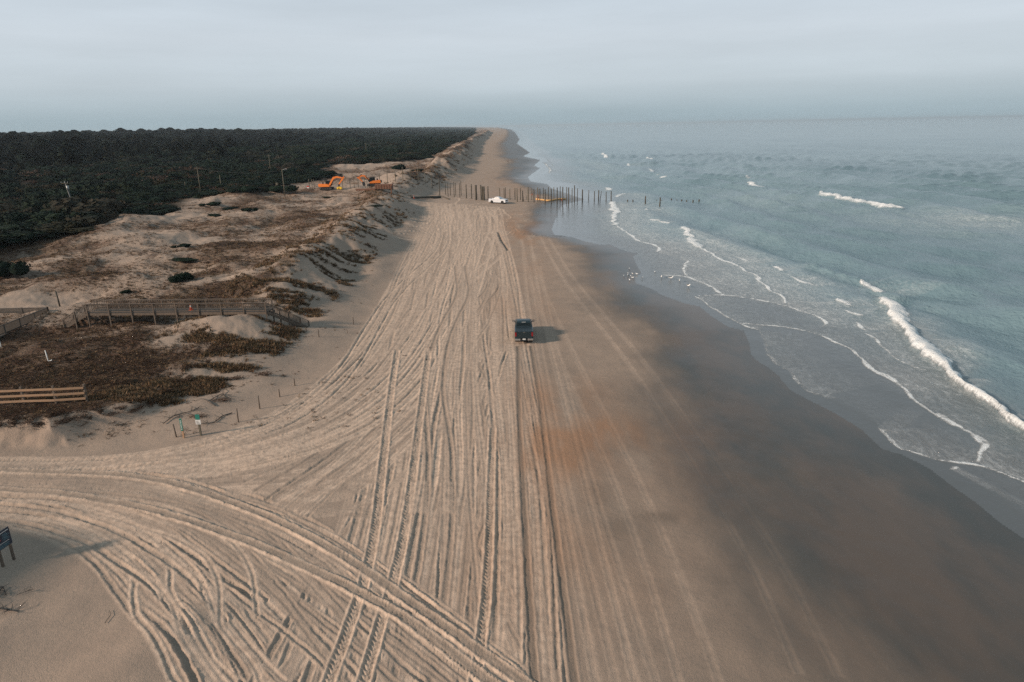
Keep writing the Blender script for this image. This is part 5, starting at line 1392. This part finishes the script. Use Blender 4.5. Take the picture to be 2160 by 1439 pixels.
# ------------------------------------------------------------------ utility poles
def upole(px, by, ty, label, arm=True, lean=0., trans=False, lamp=False):
    x, y = gp(px, by, 6.0); z = float(land(x, y, False)); p = Vector((x, y, z))
    h_ = (by - ty) / (px_m(p) * math.cos(R(8))) + 6.0 - z
    t = thing('utility_pole', label, 'utility pole', p)
    MB().tube([(0, 0, -.5), (lean * h_, 0, h_)], [.16, .11], 8).build('pole', M_PILEL if not trans else mat('grey_pole_wood', (.17, .17, .165), .9), t)
    if arm:
        a_ = MB().box(lean * h_ - .9, lean * h_ + .9, -.2, -.1, h_ - .55, h_ - .42).build('crossarm', M_PILEL, t)
        for q in (-.8, 0, .8): MB().tube([(lean * h_ + q, -.15, h_ - .42), (lean * h_ + q, -.15, h_ - .2)], .06, 6).build('insulator', M_CHROME if trans else M_PILEL, a_)
    if trans: MB().tube([(lean * h_ * .85 + .3, -.1, h_ - 2.2), (lean * h_ * .85 + .3, -.1, h_ - 1.1)], .28, 12).build('transformer', mat('grey_metal', (.30, .31, .31), .5, .5), t)
    if lamp:
        MB().tube([(0, 0, h_ - .1), (1.0, 0, h_ + .1)], .05, 6).build('lamp_arm', M_CHROME, t); MB().box(.8, 1.6, -.15, .15, h_, h_ + .14).build('lamp_head', M_CHROME, t, bevel=.03)
    return p + Vector((lean * h_, 0, h_ - .3))
w1_ = upole(158, 433, 384, 'leaning grey utility pole with crossarm and transformer rising from the dark thicket', True, -.16, True)
w2_ = upole(422, 396, 354, 'thin dark utility pole in the thicket, behind the pale sand ridge', True)
w3_ = upole(466, 390, 370, 'short pale utility pole in the thicket, between the two taller ones', False)
w4_ = upole(599, 396, 359, 'light pole with a small lamp beside the sandy lot left of the diggers', False, 0, False, True)
w5_ = upole(571, 362, 328, 'distant thin utility pole far back in the woodland', True)
w6_ = upole(773, 325, 303, 'most distant utility pole in the woodland, nearest the sea', True)
for a, b, lb in ((w1_, w2_, 'thin sagging wire between the leaning pole and the thin dark pole'), (w2_, w4_, 'thin wire running from the thin dark pole to the light pole')):
    pts = [(b - a) * (k / 14) + Vector((0, 0, -1.2 * 4 * (k / 14) * (1 - k / 14))) for k in range(15)]
    tag(MB().tube(pts, .03, 4).build('overhead_wire', M_DARKM, loc=a), lb, 'wire')
# small things by the sandy lot
p = hit(651, 399.5); t = thing('site_sign', 'small red and white sign board at the left end of the construction sand', 'sign', p); s_ = 1 / px_m(p)
for x in (-.35, .35): MB().box(x - .04, x + .04, -.03, .03, -.2, 1.0).build('leg', M_WOOD, t)
MB().box(-.5, .5, -.08, -.04, .35, .7).build('lower_panel', M_WHITE, t); MB().box(-.5, .5, -.08, -.04, .71, 1.1).build('upper_panel', mat('red_paint', (.5, .04, .03), .5), t)
p = hit(585, 396); tag(MB().box(-.35, .35, -.3, .3, 0, 1.6).build('utility_box', M_PILEL, loc=p, bevel=.04), 'pale upright box beside the light pole', 'utility box')
p = hit(392, 401); tag(MB().box(-.08, .08, -.08, .08, 0, 2.2).build('pale_marker', M_PILEL, loc=p + Vector((0, 0, .5))), 'thin pale marker post standing in the thicket behind the sand ridge', 'marker')

# ------------------------------------------------------------------ walker far up the beach
p = hit(1071.5, 342.5)
M_SKIN = mat('skin', (.35, .2, .14), .6); M_JEANS = mat('dark_trousers', (.02, .02, .03), .9); M_JACK = mat('brown_jacket', (.09, .055, .03), .9)
def figure(loc, label, rz, s_=1.):
    me = bpy.data.meshes.new('person')
    J = dict(pel=(0, 0, .95), ch=(0, 0, 1.28), nk=(0, .01, 1.50), hd=(0, .03, 1.66), ls=(-.18, 0, 1.42), le=(-.25, -.05, 1.14), lh=(-.24, .08, .90), rs=(.18, 0, 1.42), re=(.25, .03, 1.14), rh=(.24, .16, .92),
             lp=(-.1, 0, .9), lk=(-.1, .12, .5), lf=(-.1, -.02, .08), lt=(-.1, .14, .04), rp=(.1, 0, .9), rk=(.1, -.04, .5), rf=(.1, -.24, .1), rt=(.1, -.08, .04))
    rad = dict(pel=.15, ch=.17, nk=.06, hd=.105, ls=.07, le=.05, lh=.04, rs=.07, re=.05, rh=.04, lp=.1, lk=.07, lf=.045, lt=.04, rp=.1, rk=.07, rf=.045, rt=.04)
    ks = list(J); E_ = [('pel', 'ch'), ('ch', 'nk'), ('nk', 'hd'), ('ch', 'ls'), ('ls', 'le'), ('le', 'lh'), ('ch', 'rs'), ('rs', 're'), ('re', 'rh'), ('pel', 'lp'), ('lp', 'lk'), ('lk', 'lf'), ('lf', 'lt'), ('pel', 'rp'), ('rp', 'rk'), ('rk', 'rf'), ('rf', 'rt')]
    me.from_pydata([J[k] for k in ks], [(ks.index(a), ks.index(b)) for a, b in E_], [])
    o = bpy.data.objects.new('person', me); COL.objects.link(o); o.location = loc; o.rotation_euler = (0, 0, rz); o.scale = (s_,) * 3
    md = o.modifiers.new('skin', 'SKIN'); o.modifiers.new('sub', 'SUBSURF').levels = 1
    for i, k in enumerate(ks):
        me.skin_vertices[0].data[i].radius = (rad[k], rad[k])
    me.skin_vertices[0].data[0].use_root = True
    me.materials.append(M_SKIN)
    hair = MB().ell((0, .0, 1.70), (.115, .125, .10), 10, 7).build('hair', M_PILE, o)
    MB().ell((0, 0, 1.25), (.22, .17, .34), 12, 8).build('jacket', M_JACK, o)
    for x, k, f in ((-.1, (-.1, .12, .5), (-.1, -.02, .12)), (.1, (.1, -.04, .5), (.1, -.24, .14))):
        MB().tube([(x, 0, .95), k, f], [.13, .09, .07], 8).build('trouser_leg', M_JEANS, o)
    return tag(o, label, 'person')
figure(p, 'person in dark clothes walking alone on the beach far beyond the pilings', R(20), 1.0)

# ------------------------------------------------------------------ gulls
M_GW = mat('gull_white', (.78, .78, .76), .8); M_GG = mat('gull_grey', (.10, .105, .11), .8)
def gull_meshes():
    b = MB().ell((0, 0, .24), (.085, .21, .085), 10, 8).ell((0, .20, .36), (.05, .06, .05), 8, 6).tube([(0, .14, .27), (0, .19, .35)], [.055, .04], 8).tube([(0, .25, .355), (0, .31, .345)], [.014, .005], 5)
    b.tube([(0, -.15, .25), (0, -.30, .24)], [.05, .015], 6)
    lg = MB().tube([(.03, 0, 0), (.03, 0, .18)], .008, 5).tube([(-.03, 0, 0), (-.03, 0, .18)], .008, 5)
    w_ = MB().ell((0, -.06, .275), (.09, .22, .06), 10, 6)
    return b, lg, w_
gb, gl_, gw = gull_meshes(); mesh_b = gb.mesh('gull_body', M_GW); mesh_l = gl_.mesh('gull_legs', M_DARKM); mesh_w = gw.mesh('gull_wings', M_GG)
mesh_ws = gw.mesh('gull_wings_pale', mat('gull_pale_grey', (.62, .63, .64), .8))
GUL = [(1316,583,'leftmost gull of the flock on the wet sand'),(1325.5,578,'gull standing highest of the front pair in the flock, left of centre'),(1324.5,581.5,'gull just below another at the left of the flock'),
       (1330.5,583.5,'dull brownish gull in the middle of the flock'),(1335,579,'grey looking gull in the upper middle of the flock'),(1343.5,579.5,'rightmost white gull on the wet sand, apart from the flock'),
       (1334.5,587,'white gull at the lower right of the flock'),(1328,592,'lowest gull of the flock on wet sand'),(1328,568,'small gull farthest back behind the flock'),
       (1382,575,'pale gull standing at the edge of the thin water'),(1395.5,587,'large dark winged gull wading, with its reflection below'),(1415,589.5,'second dark winged gull wading, right of the largest one'),
       (1434,595,'bright white gull wading alone in the thin water'),(1452,606,'rightmost dark gull wading in the thin water'),(1354.5,588,'faint dark small gull between the flock and the water')]
for i, (x, y, lb) in enumerate(GUL):
    big = 1.5 if x > 1390 else .85
    p = hit(x, y + 1); p.z = max(p.z, .012)
    t = thing('gull', lb, 'gull', p, R(rng.uniform(0, 360) if x < 1390 else (150, 205, 170, 240)[i % 4]), 'gulls at the water edge', big)
    link_mesh('body', mesh_b, t); link_mesh('legs', mesh_l, t)
    link_mesh('wings', mesh_w if lb.count('dark') or lb.count('grey') or lb.count('dull') else mesh_ws, t)
